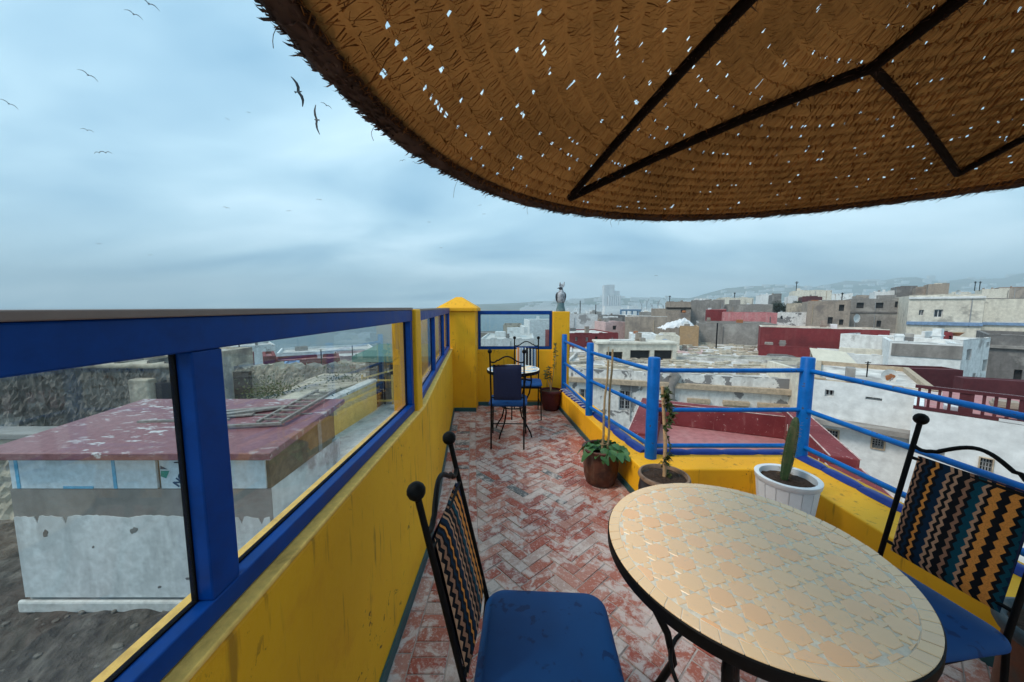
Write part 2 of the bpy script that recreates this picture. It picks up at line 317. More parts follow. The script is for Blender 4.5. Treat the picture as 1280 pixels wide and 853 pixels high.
def worn_maroon():
    m, t, b = newmat('paint_maroon_worn')
    v = coords(t, kind='World', rnd=False); n1_ = noise(t, v, 2.0, 5, 0.6); n2_ = noise(t, v, 16, 6, 0.7, 0.4); n3_ = noise(t, coords(t, (1, 1, 0.15), 'World', False), 9, 4, 0.6)
    c = mixc(t, ramp(t, n1_, [(0.3, 0.0), (0.7, 1.0)]), (0.135, 0.018, 0.022), (0.215, 0.040, 0.044))
    c = mixc(t, ramp(t, n3_, [(0.60, 0.0), (0.72, 0.5)]), c, (0.34, 0.16, 0.15))
    c = mixc(t, ramp(t, n2_, [(0.63, 0.0), (0.67, 0.8)]), c, (0.50, 0.40, 0.37))
    t.links.new(c, b.inputs['Base Color']); b.inputs['Roughness'].default_value = 0.75; b.inputs['Specular IOR Level'].default_value = 0.25; bump(t, b, n2_, 0.5, 0.01)
worn_maroon()
plain('chalk_edge', (0.50, 0.36, 0.33), 0.9, 0, 0.5, 9)
# ------------------------------------------------------------------ mesh helpers
class MB:
    def __init__(s): s.v = []; s.f = []; s.uv = None
    def add(s, vs, fs):
        o = len(s.v); s.v += [tuple(p) for p in vs]; s.f += [tuple(i + o for i in q) for q in fs]; return s
    def box(s, x0, x1, y0, y1, z0, z1):
        return s.add([(x0, y0, z0), (x1, y0, z0), (x1, y1, z0), (x0, y1, z0), (x0, y0, z1), (x1, y0, z1), (x1, y1, z1), (x0, y1, z1)],
                     [(0, 3, 2, 1), (4, 5, 6, 7), (0, 1, 5, 4), (1, 2, 6, 5), (2, 3, 7, 6), (3, 0, 4, 7)])
    def prism(s, poly, z0, z1, bottom=True):
        n = len(poly); z0s = z0 if isinstance(z0, (list, tuple)) else [z0] * n; z1s = z1 if isinstance(z1, (list, tuple)) else [z1] * n
        vs = [(p[0], p[1], z0s[i]) for i, p in enumerate(poly)] + [(p[0], p[1], z1s[i]) for i, p in enumerate(poly)]
        fs = [tuple(range(n, 2 * n))] + [(i, (i + 1) % n, (i + 1) % n + n, i + n) for i in range(n)]
        if bottom: fs.append(tuple(reversed(range(n))))
        return s.add(vs, fs)
    def lathe(s, prof, n=24, c=(0, 0, 0), sx=1, sy=1, wob=None, ring=False):
        vs = []; m = len(prof)
        for r, z in prof:
            for k in range(n):
                a = 2 * math.pi * k / n; q = r * (wob(a, z) if wob else 1)
                vs.append((c[0] + q * sx * math.cos(a), c[1] + q * sy * math.sin(a), c[2] + z))
        fs = [(i * n + k, i * n + (k + 1) % n, (i + 1) * n + (k + 1) % n, (i + 1) * n + k) for i in range(m - 1) for k in range(n)]
        if ring:
            fs += [((m - 1) * n + k, (m - 1) * n + (k + 1) % n, (k + 1) % n, k) for k in range(n)]; return s.add(vs, fs)
        if prof[0][0] > 1e-6: fs.append(tuple(reversed(range(n))))
        if prof[-1][0] > 1e-6: fs.append(tuple(range((m - 1) * n, m * n)))
        return s.add(vs, fs)
    def tube(s, path, r, n=8, closed=False):
        P = [Vector(p) for p in path]; m = len(P); rs = r if isinstance(r, (list, tuple)) else [r] * m
        up = None; vs = []
        for i in range(m):
            t = (P[(i + 1) % m] - P[i - 1]) if closed else (P[min(i + 1, m - 1)] - P[max(i - 1, 0)])
            t.normalize()
            if up is None: up = Vector((0, 0, 1)) if abs(t.z) < 0.9 else Vector((1, 0, 0))
            a = t.cross(up)
            if a.length < 1e-5: a = t.cross(Vector((0, 1, 0.1)))
            a.normalize(); b = a.cross(t); up = b
            for k in range(n):
                q = 2 * math.pi * k / n; vs.append(P[i] + (a * math.cos(q) + b * math.sin(q)) * rs[i])
        fs = [(i % m * n + k, i % m * n + (k + 1) % n, (i + 1) % m * n + (k + 1) % n, (i + 1) % m * n + k) for i in range(m if closed else m - 1) for k in range(n)]
        if not closed: fs += [tuple(reversed(range(n))), tuple(range((m - 1) * n, m * n))]
        return s.add(vs, fs)
    def ball(s, c, r, n=12, sx=1, sy=1, sz=1):
        m = n // 2
        return s.lathe([(max(r * math.sin(math.pi * i / m), 1e-7), -r * sz * math.cos(math.pi * i / m)) for i in range(m + 1)], n, c, sx, sy)
    def bar(s, a, b, w, h, up=(0, 0, 1)):
        """rectangular bar from a to b"""
        a, b = Vector(a), Vector(b); t = (b - a).normalized(); u = Vector(up); x = t.cross(u)
        if x.length < 1e-4: x = t.cross(Vector((1, 0, 0)))
        x.normalize(); y = x.cross(t); x *= w / 2; y *= h / 2
        vs = [a - x - y, a + x - y, a + x + y, a - x + y, b - x - y, b + x - y, b + x + y, b - x + y]
        return s.add(vs, [(0, 1, 2, 3), (7, 6, 5, 4), (0, 4, 5, 1), (1, 5, 6, 2), (2, 6, 7, 3), (3, 7, 4, 0)])
    def mesh(s, name):
        me = bpy.data.meshes.new(name); me.from_pydata(s.v, [], s.f)
        if s.uv:
            l = me.uv_layers.new(name='UVMap')
            for p in me.polygons:
                for li in p.loop_indices: l.data[li].uv = s.uv[me.loops[li].vertex_index]
        me.update(); return me
def fixn(me):
    b = bmesh.new(); b.from_mesh(me); bmesh.ops.recalc_face_normals(b, faces=b.faces); b.to_mesh(me); b.free()
def link(name, data, m, parent=None, smooth=0, loc=None, rot=None, bevel=0):
    o = bpy.data.objects.new(name, data); col.objects.link(o)
    if m and not data.materials: data.materials.append(MATS[m])
    if smooth:
        data.polygons.foreach_set('use_smooth', [True] * len(data.polygons))
        if smooth < 180: data.set_sharp_from_angle(angle=R(smooth))
    if loc is not None: o.location = loc
    if rot is not None: o.rotation_euler = rot
    if parent: o.parent = parent
    if bevel:
        md = o.modifiers.new('bevel', 'BEVEL'); md.width = bevel; md.segments = 2; md.limit_method = 'ANGLE'; md.angle_limit = R(40)
    return o
def part(name, mb, m, parent=None, smooth=0, world=False, bevel=0, fix=True, **k):
    me = mb.mesh(name)
    if fix: fixn(me)
    o = link(name, me, m, parent, smooth, bevel=bevel, **k)
    if world and parent:                       # mesh is written in world metres, parent is unrotated
        p = parent; off = Vector((0, 0, 0))
        while p: off += p.location; p = p.parent
        # children of children: their parent already carries -offset, so only the remainder is needed
        o.location = -off
    return o
def tag(o, label, cat, group=None):
    o['label'] = label; o['category'] = cat
    if group: o['group'] = group
    return o
def thing(name, label, cat, loc=(0, 0, 0), rz=0, group=None):
    o = bpy.data.objects.new(name, None); col.objects.link(o); o.empty_display_size = 0.1
    o.location = loc; o.rotation_euler = (0, 0, rz)
    return tag(o, label, cat, group)
def struct(o): o['kind'] = 'structure'; return o
def stuff(o): o['kind'] = 'stuff'; return o
def copy_tree(o, parent=None):
    c = o.copy(); col.objects.link(c); c.parent = parent
    for ch in list(o.children): copy_tree(ch, c)
    return c
def rot2(x, y, a): return (x * math.cos(a) - y * math.sin(a), x * math.sin(a) + y * math.cos(a))
# ================================================================== TERRACE
BEND = 1.95
FDIR = Vector((-0.32, 2.85)).normalized()               # direction of the far half of the left wall
def xl(Y): return -0.50 if Y < BEND else -0.50 + FDIR.x / FDIR.y * (Y - BEND)
inner = [(0.655, 5.06), (0.952, 2.45), (1.95, 2.45), (1.95, -1.3)]
outer = [(2.38, -1.3), (2.38, 2.78), (1.155, 2.78), (0.88, 5.06)]
LA = [(-0.64, -1.3), (-0.64, BEND), (xl(5.06) - 0.14, 5.06)]
# the house under the terrace
plan = [(-0.64, -1.3), (2.38, -1.3), (2.38, 2.78), (1.155, 2.78), (0.86, 5.26), (-1.02, 5.26), (-0.96, 4.8), (-0.64, BEND)]
struct(part('terrace_base', MB().prism(plan, -14, -0.030), 'plaster_cream'))
flo = struct(part('terrace_floor', MB().prism([(-0.56, -1.3), (2.0, -1.3), (2.0, 2.5), (1.0, 2.5), (0.72, 5.1), (-0.9, 5.1), (-0.57, BEND)], -0.028, -0.004), 'mortar'))
# --- bricks: soldier border along the glazed wall, herringbone field
BT = 0.0
def brick_mb(poly, dz=0.0):
    n = len(poly); cx = sum(p[0] for p in poly) / n; cy = sum(p[1] for p in poly) / n; c = 0.0045
    def inset(p):
        d = Vector((p[0] - cx, p[1] - cy)); l = d.length
        return (p[0] - d.x / l * c * 1.3, p[1] - d.y / l * c * 1.3)
    top = [inset(p) for p in poly]
    vs = [(p[0], p[1], -0.02) for p in poly] + [(p[0], p[1], BT - 0.003 + dz) for p in poly] + [(p[0], p[1], BT + dz) for p in top]
    fs = [tuple(range(2 * n, 3 * n))]
    for i in range(n):
        j = (i + 1) % n; fs += [(i, j, n + j, n + i), (n + i, n + j, 2 * n + j, 2 * n + i)]
    return vs, fs
def clip(poly, a, b, c):                                # keep a*x+b*y>=c
    out = []
    for i in range(len(poly)):
        p, q = poly[i], poly[(i + 1) % len(poly)]; dp, dq = a * p[0] + b * p[1] - c, a * q[0] + b * q[1] - c
        if dp >= 0: out.append(p)
        if (dp < 0) != (dq < 0): t = dp / (dp - dq); out.append((p[0] + (q[0] - p[0]) * t, p[1] + (q[1] - p[1]) * t))
    return out
W, J = 0.068, 0.0045
bricks = []                                            # polygons
rs = random.Random(3)
a45 = R(42); FIELD = 0.298                             # herringbone starts this far from the wall
for i in range(-60, 90):
    for j in range(-60, 90):
        k = (i - j) % 6
        if k == 0: r = (i, j, 3, 1)
        elif k == 5: r = (i, j, 1, 3)
        else: continue
        cx, cy = rot2((r[0] + r[2] / 2) * W, (r[1] + r[3] / 2) * W, a45)
        if not (-0.6 < cx < 2.1 and -0.5 < cy < 5.05): continue
        if cx > 1.96 + 0.05 or (cy > 2.47 and cx > 0.965 - (cy - 2.45) * 0.1138 + 0.03): continue
        if cx < xl(cy) + FIELD - 0.13: continue
        q = J / 2 + rs.uniform(0, 0.0015)
        poly = [rot2(r[0] * W + q, r[1] * W + q, a45), rot2((r[0] + r[2]) * W - q, r[1] * W + q, a45), rot2((r[0] + r[2]) * W - q, (r[1] + r[3]) * W - q, a45), rot2(r[0] * W + q, (r[1] + r[3]) * W - q, a45)]
        if cy < BEND: poly = clip(poly, 1, 0, -0.50 + FIELD)
        else: poly = clip(poly, FDIR.y, -FDIR.x, FDIR.y * (-0.50 + FIELD) - FDIR.x * BEND)
        if len(poly) < 3: continue
        ar = abs(sum(poly[n][0] * poly[(n + 1) % len(poly)][1] - poly[(n + 1) % len(poly)][0] * poly[n][1] for n in range(len(poly)))) / 2
        if ar > 0.0012: bricks.append(poly)
def strip(o0, o1, s0, s1):                              # rectangle in wall coordinates: offset from wall, station along it
    def P(o, s): return (xl(s) + o, s)
    g = J / 2
    return [P(o0 + g, s0 + g), P(o1 - g, s0 + g), P(o1 - g, s1 - g), P(o0 + g, s1 - g)]
s = -0.45
while s < 4.72:
    bricks.append(strip(0.080, 0.232, s, s + 0.068)); s += 0.068
s = -0.5
while s < 4.70:
    bricks.append(strip(0.012, 0.080, s, s + 0.204)); bricks.append(strip(0.232, FIELD, s + 0.09, s + 0.294)); s += 0.204
def inview(p):
    if p[1] < 0.62: return False
    x = 640 + FPX * p[0] / (p[1] * math.cos(PITCH) + EYE * math.sin(PITCH)); return -5 < x < 1290
cent = lambda q: (sum(p[0] for p in q) / len(q), sum(p[1] for p in q) / len(q))
def hidden(c):                                         # under the near table or the near seat
    return math.hypot(c[0] - 0.55, c[1] - 1.35) < 0.42 and c[1] < 1.45 and c[0] > 0.25
bricks.sort(key=lambda q: (not inview(cent(q)), hidden(cent(q)), cent(q)[0] ** 2 + cent(q)[1] ** 2))
shared = {}
rest = MB()
for n, q in enumerate(bricks):
    dz = rs.uniform(-0.0015, 0.0025)
    if n < 300:
        c = cent(q); mb = MB(); mb.add(*brick_mb([(p[0] - c[0], p[1] - c[1]) for p in q]))
        ky = tuple(round(x, 3) for p in q for x in (p[0] - c[0], p[1] - c[1]))
        if ky not in shared: shared[ky] = mb.mesh('brick'); shared[ky].materials.append(MATS['floor_brick'])
        o = link('brick', shared[ky], None, flo); o.location = (c[0], c[1], dz)
        o.rotation_euler = (rs.uniform(-1, 1) * 0.008, rs.uniform(-1, 1) * 0.008, rs.uniform(-1, 1) * 0.01)
    else:
        rest.add(*brick_mb(q, dz))
stuff(part('brick_paving', rest, 'floor_brick', flo, fix=False))
# --- left parapet (yellow), its ledge, skirting
lw = thing('parapet_wall', 'yellow painted parapet wall carrying the long glazed screen', 'wall', (-0.57, 1.0, 0))
pl = [(-0.50, -1.3), (-0.50, BEND), (xl(4.80), 4.80), (xl(4.80) - 0.14, 4.80), (-0.64, BEND), (-0.64, -1.3)]
part('wall', MB().prism(pl, -0.028, 0.872), 'yellow_paint', lw, world=True, bevel=0.008)
pc = [(-0.4985, -1.3), (-0.4985, BEND), (xl(4.79) + 0.0015, 4.79), (xl(4.79) - 0.1415, 4.79), (-0.6415, BEND), (-0.6415, -1.3)]
part('ledge', MB().prism(pc, 0.8725, 0.884), 'ledge_cream', lw, world=True, bevel=0.004)
sk = [(-0.499, -1.3), (-0.499, BEND), (xl(4.79) + 0.001, 4.79), (xl(4.79) + 0.011, 4.79), (-0.489, BEND), (-0.489, -1.3)]
part('skirting', MB().prism(sk, -0.01, 0.052), 'skirting_teal', lw, world=True)
part('pilaster', MB().box(-0.645, -0.512, 1.862, 1.962, 0.60, 1.437), 'yellow_paint', lw, world=True, bevel=0.006)
# --- glazed screens
def screen(label, p0, p1, posts, zb, zt, group=None, cap=True, rail=0.058):
    p0, p1 = Vector(p0), Vector(p1); d = p1 - p0; Ln = d.length
    t = thing('glazed_screen', label, 'glass screen', (p0.x, p0.y, zb), math.atan2(d.y, d.x))
    D = 0.041; zz0, zz1 = 0.0, zt - zb; B = 0.042
    part('bottom_rail', MB().box(0, Ln, 0, D, 0.001, B), 'frame_blue', t, bevel=0.003)
    part('top_rail', MB().box(0, Ln, 0, D, zz1 - rail - 0.013, zz1 - 0.013), 'frame_blue', t, bevel=0.003)
    if cap: part('cap', MB().box(-0.002, Ln + 0.002, -0.004, D + 0.006, zz1 - 0.0125, zz1), 'cap_grey', t, bevel=0.002)
    ps = [(0.0005, 0.036)] + list(posts) + [(Ln - 0.037, Ln - 0.0005)]
    top = zz1 - rail - 0.0135
    for a, b in ps: part('post', MB().box(a, b, 0.002, D - 0.002, B + 0.0005, top), 'frame_blue', t, bevel=0.003)
    for (a0, a1), (b0, b1) in zip(ps[:-1], ps[1:]):
        part('pane', MB().box(a1 - 0.004, b0 + 0.004, 0.0305, 0.0355, B - 0.003, top + 0.003), 'pane_glass', t)
        g = MB()
        for u0, u1, w0, w1 in ((a1 - 0.001, b0 + 0.001, B - 0.002, B + 0.003), (a1 - 0.001, b0 + 0.001, top - 0.003, top + 0.002), (a1 - 0.002, a1 + 0.003, B + 0.003, top - 0.003), (b0 - 0.003, b0 + 0.002, B + 0.003, top - 0.003)):
            g.box(u0, u1, 0.0285, 0.0385, w0, w1)
        part('gasket', g, 'gasket', t)
    return t
screen('long blue framed glass screen with two wide panes on the yellow parapet', (-0.530, -0.9), (-0.530, 1.858), [(1.474, 1.536)], 0.886, 1.447)
n2 = Vector((-FDIR.y, FDIR.x)) * 0.03
q0 = Vector((xl(2.0), 2.0)) + n2; q1 = Vector((xl(4.70), 4.70)) + n2
screen('blue framed glass screen of three narrow panes between the two yellow pillars', q0, q1, [(0.86, 0.90), (1.78, 1.82)], 0.886, 1.440)
# --- end wall, pillars, end window
ew = thing('end_wall', 'low yellow wall closing the far end of the terrace', 'wall', (0, 5.12, 0))
part('wall', MB().box(-0.60, 0.62, 5.05, 5.20, -0.028, 0.828), 'yellow_paint', ew, world=True, bevel=0.006)
part('skirting', MB().box(-0.497, 0.60, 5.038, 5.0495, -0.01, 0.055), 'skirting_teal', ew, world=True)
w3 = screen('blue framed window screen at the far end above the yellow wall', (0.583, 5.10), (-0.497, 5.10), [], 0.832, 1.408, cap=False, rail=0.05)
w3.rotation_euler = (0, 0, math.pi); w3.location = (0.583, 5.125, 0.832)
p1 = thing('corner_pillar', 'yellow square pillar with a pyramid cap at the terrace corner', 'pillar', (-0.75, 4.98, 0))
part('shaft', MB().box(-1.0, -0.50, 4.75, 5.22, -0.028, 1.394), 'yellow_paint', p1, world=True, bevel=0.008)
cp = MB().box(-1.03, -0.470, 4.72, 5.25, 1.3945, 1.437); part('cap', cp, 'yellow_paint', p1, world=True, bevel=0.006)
cp = MB().add([(-1.028, 4.722, 1.438), (-0.472, 4.722, 1.438), (-0.472, 5.248, 1.438), (-1.028, 5.248, 1.438), (-0.79, 4.955, 1.590), (-0.71, 4.955, 1.590), (-0.71, 5.015, 1.590), (-0.79, 5.015, 1.590)],
              [(0, 1, 5, 4), (1, 2, 6, 5), (2, 3, 7, 6), (3, 0, 4, 7), (4, 5, 6, 7), (3, 2, 1, 0)]); part('pyramid', cp, 'yellow_paint', p1, world=True, bevel=0.005)
part('skirting', MB().box(-0.80, -0.496, 4.738, 4.7495, -0.01, 0.055), 'skirting_teal', p1, world=True)
p2 = thing('gate_pillar', 'narrow yellow pillar with a bird statue on top', 'pillar', (0.71, 5.12, 0))
part('shaft', MB().box(0.588, 0.828, 5.0, 5.24, -0.028, 1.386), 'yellow_paint', p2, world=True, bevel=0.008)
# --- low wall with blue edging
lo = thing('low_wall', 'low yellow kerb wall with dark blue edging under the railing', 'wall', (1.2, 2.6, 0))
part('wall', MB().prism(inner + outer, -0.028, 0.268), 'yellow_paint', lo, world=True, bevel=0.01)
def off(p, q, d): t = Vector((q[0] - p[0], q[1] - p[1])).normalized(); return Vector((t.y, -t.x)) * d
i3 = [Vector(p) for p in inner]
skin = [i3[0], i3[1], i3[2], i3[3]]; sko = [Vector((0.643, 5.03)), Vector((0.940, 2.438)), Vector((1.938, 2.438)), Vector((1.938, -1.3))]
skp = [(0.658, 5.03), (0.953, 2.449), (1.949, 2.449), (1.949, -1.3)]
part('skirting', MB().prism([tuple(p) for p in sko] + skp[::-1], -0.01, 0.05), 'skirting_teal', lo, world=True)
def edging(a, b, n, w=0.085, h=0.030):
    a, b = Vector(a), Vector(b); d = (b - a) / n; t = d.normalized(); s_ = Vector((-t.y, t.x))
    for k in range(n):
        mb = MB(); vs = []; o1 = rs.uniform(-0.008, 0.008); o2 = rs.uniform(-0.008, 0.008); ww = w * rs.uniform(0.9, 1.1); hh = h * rs.uniform(0.85, 1.2)
        secs = 6; m = 7
        for i in range(secs + 1):
            f = i / secs; c = a + d * (k + f * 0.99) + s_ * (o1 + (o2 - o1) * f); e = 1 - 0.25 * (abs(f - 0.5) * 2) ** 4
            for j in range(m):
                q = math.pi * j / (m - 1); vs.append((c.x + s_.x * math.cos(q) * ww / 2 * e, c.y + s_.y * math.cos(q) * ww / 2 * e, 0.2685 + math.sin(q) * hh * e))
        fs = [(i * m + j, i * m + j + 1, (i + 1) * m + j + 1, (i + 1) * m + j) for i in range(secs) for j in range(m - 1)]
        fs += [tuple(range(m)), tuple(reversed(range(secs * m, secs * m + m)))] + [(i * m, (i + 1) * m, (i + 1) * m + m - 1, i * m + m - 1) for i in range(secs)]
        mb.add(vs, fs); part('edging_tile', mb, 'edging_blue', lo, smooth=60, world=True)
edging((0.735, 4.98), (1.075, 2.74), 9, 0.11)
edging((1.16, 2.735), (2.26, 2.735), 4)
edging((2.275, 2.70), (2.275, 0.3), 9, 0.09)
# white painted strokes on the far edging pieces
for k in range(11):
    f = k / 10; x, y = 0.735 + f * 0.16 - 0.01, 4.80 - f * 1.05
    mb = MB().tube([(x - 0.040, y + 0.025, 0.292), (x - 0.012, y - 0.005, 0.3035), (x + 0.018, y + 0.012, 0.302), (x + 0.045, y - 0.02, 0.291)], 0.0055, 5)
    part('painted_stroke', mb, 'frame_pale', lo, smooth=60, world=True)
# --- blue tube railing
rl = thing('tube_railing', 'bright blue tubular railing with three rails along the kerb wall', 'railing', (1.092, 2.65, 0.268))
PT = [(0.745, 4.93, 1.066, 0.036), (0.845, 3.74, 1.066, 0.038), (1.092, 2.65, 1.066, 0.045), (2.272, 2.65, 1.066, 0.045), (2.272, 0.72, 1.066, 0.045)]
for x, y, z, r in PT:
    part('post', MB().lathe([(r, 0.262), (r, z - 0.006), (r - 0.006, z)], 20, (x, y, 0)), 'rail_blue', rl, smooth=50, world=True)
hts = (0.965, 0.655, 0.365)
for a, b in zip(PT[:-1], PT[1:]):
    for h in hts:
        sag = rs.uniform(-0.004, 0.004)
        path = [(a[0] + (b[0] - a[0]) * f, a[1] + (b[1] - a[1]) * f, h + sag * math.sin(math.pi * f) + (0.0 if a[1] < 3.5 else 0)) for f in (0, 0.25, 0.5, 0.75, 1)]
        part('rail', MB().tube(path, 0.0175, 12), 'rail_blue', rl, smooth=60, world=True)
# ================================================================== FURNITURE
def rrect(w, d, r, n=6):
    pts = []
    for cx, cy, a0 in ((w / 2 - r, d / 2 - r, 0), (-w / 2 + r, d / 2 - r, 90), (-w / 2 + r, -d / 2 + r, 180), (w / 2 - r, -d / 2 + r, 270)):
        for k in range(n + 1): a = R(a0 + 90 * k / n); pts.append((cx + r * math.cos(a), cy + r * math.sin(a)))
    return pts
def cushion(w, d, r, z0, z1, dome, cx=0):
    mb = MB(); vs = []; rings = []
    h = z1 - z0
    for ins, z in ((0.012, z0), (0.0, z0 + 0.012), (0.0, z0 + h * 0.45), (0.004, z0 + h * 0.68), (0.013, z0 + h * 0.86), (0.030, z0 + h * 0.96), (0.065, z1), (0.12, z1 + dome * 0.55), (0.17, z1 + dome * 0.9)):
        rings.append([(x + cx, y, z) for x, y in rrect(w - 2 * ins, d - 2 * ins, max(r - ins * 0.6, 0.012))])
    n = len(rings[0])
    for q in rings: vs += q
    vs.append((cx, 0, z1 + dome)); top = len(vs) - 1; m = len(rings)
    fs = [(i * n + k, i * n + (k + 1) % n, (i + 1) * n + (k + 1) % n, (i + 1) * n + k) for i in range(m - 1) for k in range(n)]
    fs += [((m - 1) * n + k, (m - 1) * n + (k + 1) % n, top) for k in range(n)] + [tuple(reversed(range(n)))]
    return mb.add(vs, fs)
def back_x(z): return 0.0 if z < 0.45 else -(z - 0.45) * 0.215       # rear uprights lean back above the seat
def chair(label, loc, rz, fabric='fabric_zigzag', group=None, hw=0.168, hb=1.0):
    t = thing('iron_chair', label, 'chair', loc, rz, group)
    I = 'iron_black'
    for sy in (-1, 1):
        y = sy * hw
        part('upright', MB().tube([(-0.055, y, 0.0), (-0.02, y, 0.22), (0, y, 0.45), (back_x(0.75), y, 0.75), (back_x(hb), y, hb)], 0.0085, 8), I, t, smooth=60)
        part('finial', MB().ball((back_x(hb + 0.018), y, hb + 0.018), 0.0225, 14), I, t, smooth=180)
        part('leg', MB().tube([(0.385, sy * 0.185, 0.425), (0.39, sy * 0.186, 0.25), (0.405, sy * 0.19, 0.0)], 0.0085, 8), I, t, smooth=60)
        part('side_stretcher', MB().tube([(-0.028, y, 0.19), (0.40, sy * 0.187, 0.19)], 0.006, 6), I, t, smooth=60)
        part('seat_rail', MB().bar((0.0, y, 0.418), (0.386, sy * 0.185, 0.418), 0.012, 0.018), I, t)
    part('front_stretcher', MB().tube([(0.18, -0.176, 0.19), (0.18, 0.176, 0.19)], 0.006, 6), I, t, smooth=60)
    part('front_seat_rail', MB().bar((0.385, -0.18, 0.417), (0.385, 0.18, 0.417), 0.012, 0.018), I, t)
    pth = []
    for k in range(25):                                  # wavy crest rail
        f = k / 24; z = hb - 0.085 - 0.012 * math.sin(2 * math.pi * f * 2 + 0.3) * (1 if f < 0.25 or f > 0.75 else 0) + 0.052 * max(0, math.sin(math.pi * (f - 0.18) / 0.64)) ** 1.3 if 0.18 < f < 0.82 else hb - 0.085 - 0.010 * math.sin(math.pi * min(f, 1 - f) / 0.18)
        pth.append((back_x(z), -hw + 2 * hw * f, z))
    part('crest_rail', MB().tube(pth, 0.0072, 8), I, t, smooth=60)
    for z in (0.868, 0.53): part('back_bar', MB().tube([(back_x(z), -hw, z), (back_x(z), hw, z)], 0.0065, 8), I, t, smooth=60)
    # padded back: patterned front, plain navy rear
    for nm, sgn, mt in (('back_pad', 1, fabric), ('back_cover', -1, 'cover_navy')):
        mb = MB(); mb.uv = []; nu, nv = 12, 14; hwp = hw - 0.026; z0, z1 = 0.505, 0.882; vs = []
        for j in range(nv + 1):
            for i in range(nu + 1):
                u, v = i / nu, j / nv; e = (1 - abs(2 * u - 1) ** 6) * (1 - abs(2 * v - 1) ** 8)
                z = z0 + (z1 - z0) * v; off_ = (0.0008 + 0.016 * e ** 0.6 + 0.004 * math.sin(3.1 * u + 2 * v)) * sgn
                vs.append((back_x(z) + off_, (-hwp + 2 * hwp * u) * (1 - 0.02 * (1 - v) * sgn * 0), z + 0.2 * off_)); mb.uv.append((u * 0.27, v * 0.377))
        fs = [(j * (nu + 1) + i, j * (nu + 1) + i + 1, (j + 1) * (nu + 1) + i + 1, (j + 1) * (nu + 1) + i) for j in range(nv) for i in range(nu)]
        mb.add(vs, fs if sgn > 0 else [q[::-1] for q in fs]); part(nm, mb, mt, t, smooth=60, fix=False)
    part('seat_cushion', cushion(0.405, 0.405, 0.065, 0.428, 0.470, 0.010, 0.2), 'seat_blue', t, smooth=70)
    return t
c1 = chair('black iron chair with zigzag fabric back standing beside the long parapet wall', (-0.095, 0.945, 0), R(-3))
c2 = chair('black iron chair with zigzag fabric back in front of the large terracotta pot', (1.485, 1.135, 0), R(180 + 7))
c3 = chair('black iron chair seen from its plain navy back at the small round table', (-0.045, 3.50, 0), R(88), group='chairs at the small table')
c4 = chair('black iron chair with pale striped fabric back against the end wall', (0.20, 4.78, 0), R(-92), 'fabric_stripe', 'chairs at the small table')
# ---- mosaic table
TC = (0.672, 0.957); TR = 0.376; TZ = 0.752
def table(label, loc, r, mosaic):
    t = thing('mosaic_table', label, 'table', loc)
    part('rim_band', MB().lathe([(r - 0.02, TZ - 0.038), (r, TZ - 0.038), (r + 0.0015, TZ - 0.034), (r + 0.0015, TZ - 0.007), (r - 0.001, TZ - 0.0042), (r - 0.02, TZ - 0.0045)], 96, ring=True), 'iron_black', t, smooth=40)
    part('tabletop', MB().lathe([(r - 0.021, TZ - 0.0044), (r - 0.004, TZ - 0.0042), (r - 0.004, TZ - 0.0026)], 96), 'grout', t, smooth=40)
    I = 'iron_black'
    for k in range(4):
        a = R(45 + 90 * k + 8); c, s_ = math.cos(a), math.sin(a)
        q = [(r * 0.80, TZ - 0.037), (r * 0.83, 0.63), (r * 0.74, 0.50), (r * 0.50, 0.36), (r * 0.44, 0.27), (r * 0.56, 0.15), (r * 0.80, 0.05), (r * 0.86, 0.0)]
        part('leg', MB().tube([(c * u, s_ * u, z) for u, z in q], 0.0125 if mosaic else 0.0085, 8), I, t, smooth=60)
    part('ring', MB().tube([(r * 0.46 * math.cos(R(10 * k)), r * 0.46 * math.sin(R(10 * k)), 0.32) for k in range(36)], 0.007, 6, True), I, t, smooth=60)
    for k in range(2):
        a = R(45 + 90 * k + 8); c, s_ = math.cos(a), math.sin(a)
        part('cross_bar', MB().bar((-c * r * 0.83, -s_ * r * 0.83, 0.632 + 0.013 * k), (c * r * 0.83, s_ * r * 0.83, 0.632 + 0.013 * k), 0.026, 0.012), I, t)
    return t
tb = table('large round table with beige mosaic top and black iron rim', (*TC, 0), TR, True)
def tilemesh(nm, poly, m, h=0.0, ch=0.0016):
    n = len(poly); cx = sum(p[0] for p in poly) / n; cy = sum(p[1] for p in poly) / n
    top = [(cx + (p[0] - cx) * (1 - ch / math.hypot(p[0] - cx, p[1] - cy)), cy + (p[1] - cy) * (1 - ch / math.hypot(p[0] - cx, p[1] - cy))) for p in poly]
    vs = [(p[0], p[1], -0.006) for p in poly] + [(p[0], p[1], -0.0008) for p in poly] + [(p[0], p[1], 0) for p in top]
    fs = [tuple(range(2 * n, 3 * n))] + [q for i in range(n) for q in ((i, (i + 1) % n, n + (i + 1) % n, n + i), (n + i, n + (i + 1) % n, 2 * n + (i + 1) % n, 2 * n + i))]
    me = MB().add(vs, fs).mesh(nm); me.materials.append(MATS[m]); return me
ta = 0.0345; rt = random.Random(5); RI = TR - 0.036
def rag(poly, k): return [(p[0] + rt.uniform(-k, k), p[1] + rt.uniform(-k, k)) for p in poly]
hexs = [tilemesh('tile', rag([((ta - 0.0022) * math.cos(R(60 * i + rt.uniform(-2, 2))), (ta - 0.0022) * math.sin(R(60 * i))) for i in range(6)], 0.0016), 'tile_peach') for _ in range(7)]
tris = [[tilemesh('triangle_tile', rag([(0.0176 * math.cos(R(120 * i + 30 + 180 * s_)), 0.0176 * math.sin(R(120 * i + 30 + 180 * s_))) for i in range(3)], 0.0014), 'tile_beige') for _ in range(4)] for s_ in (0, 1)]
rotm = R(17)
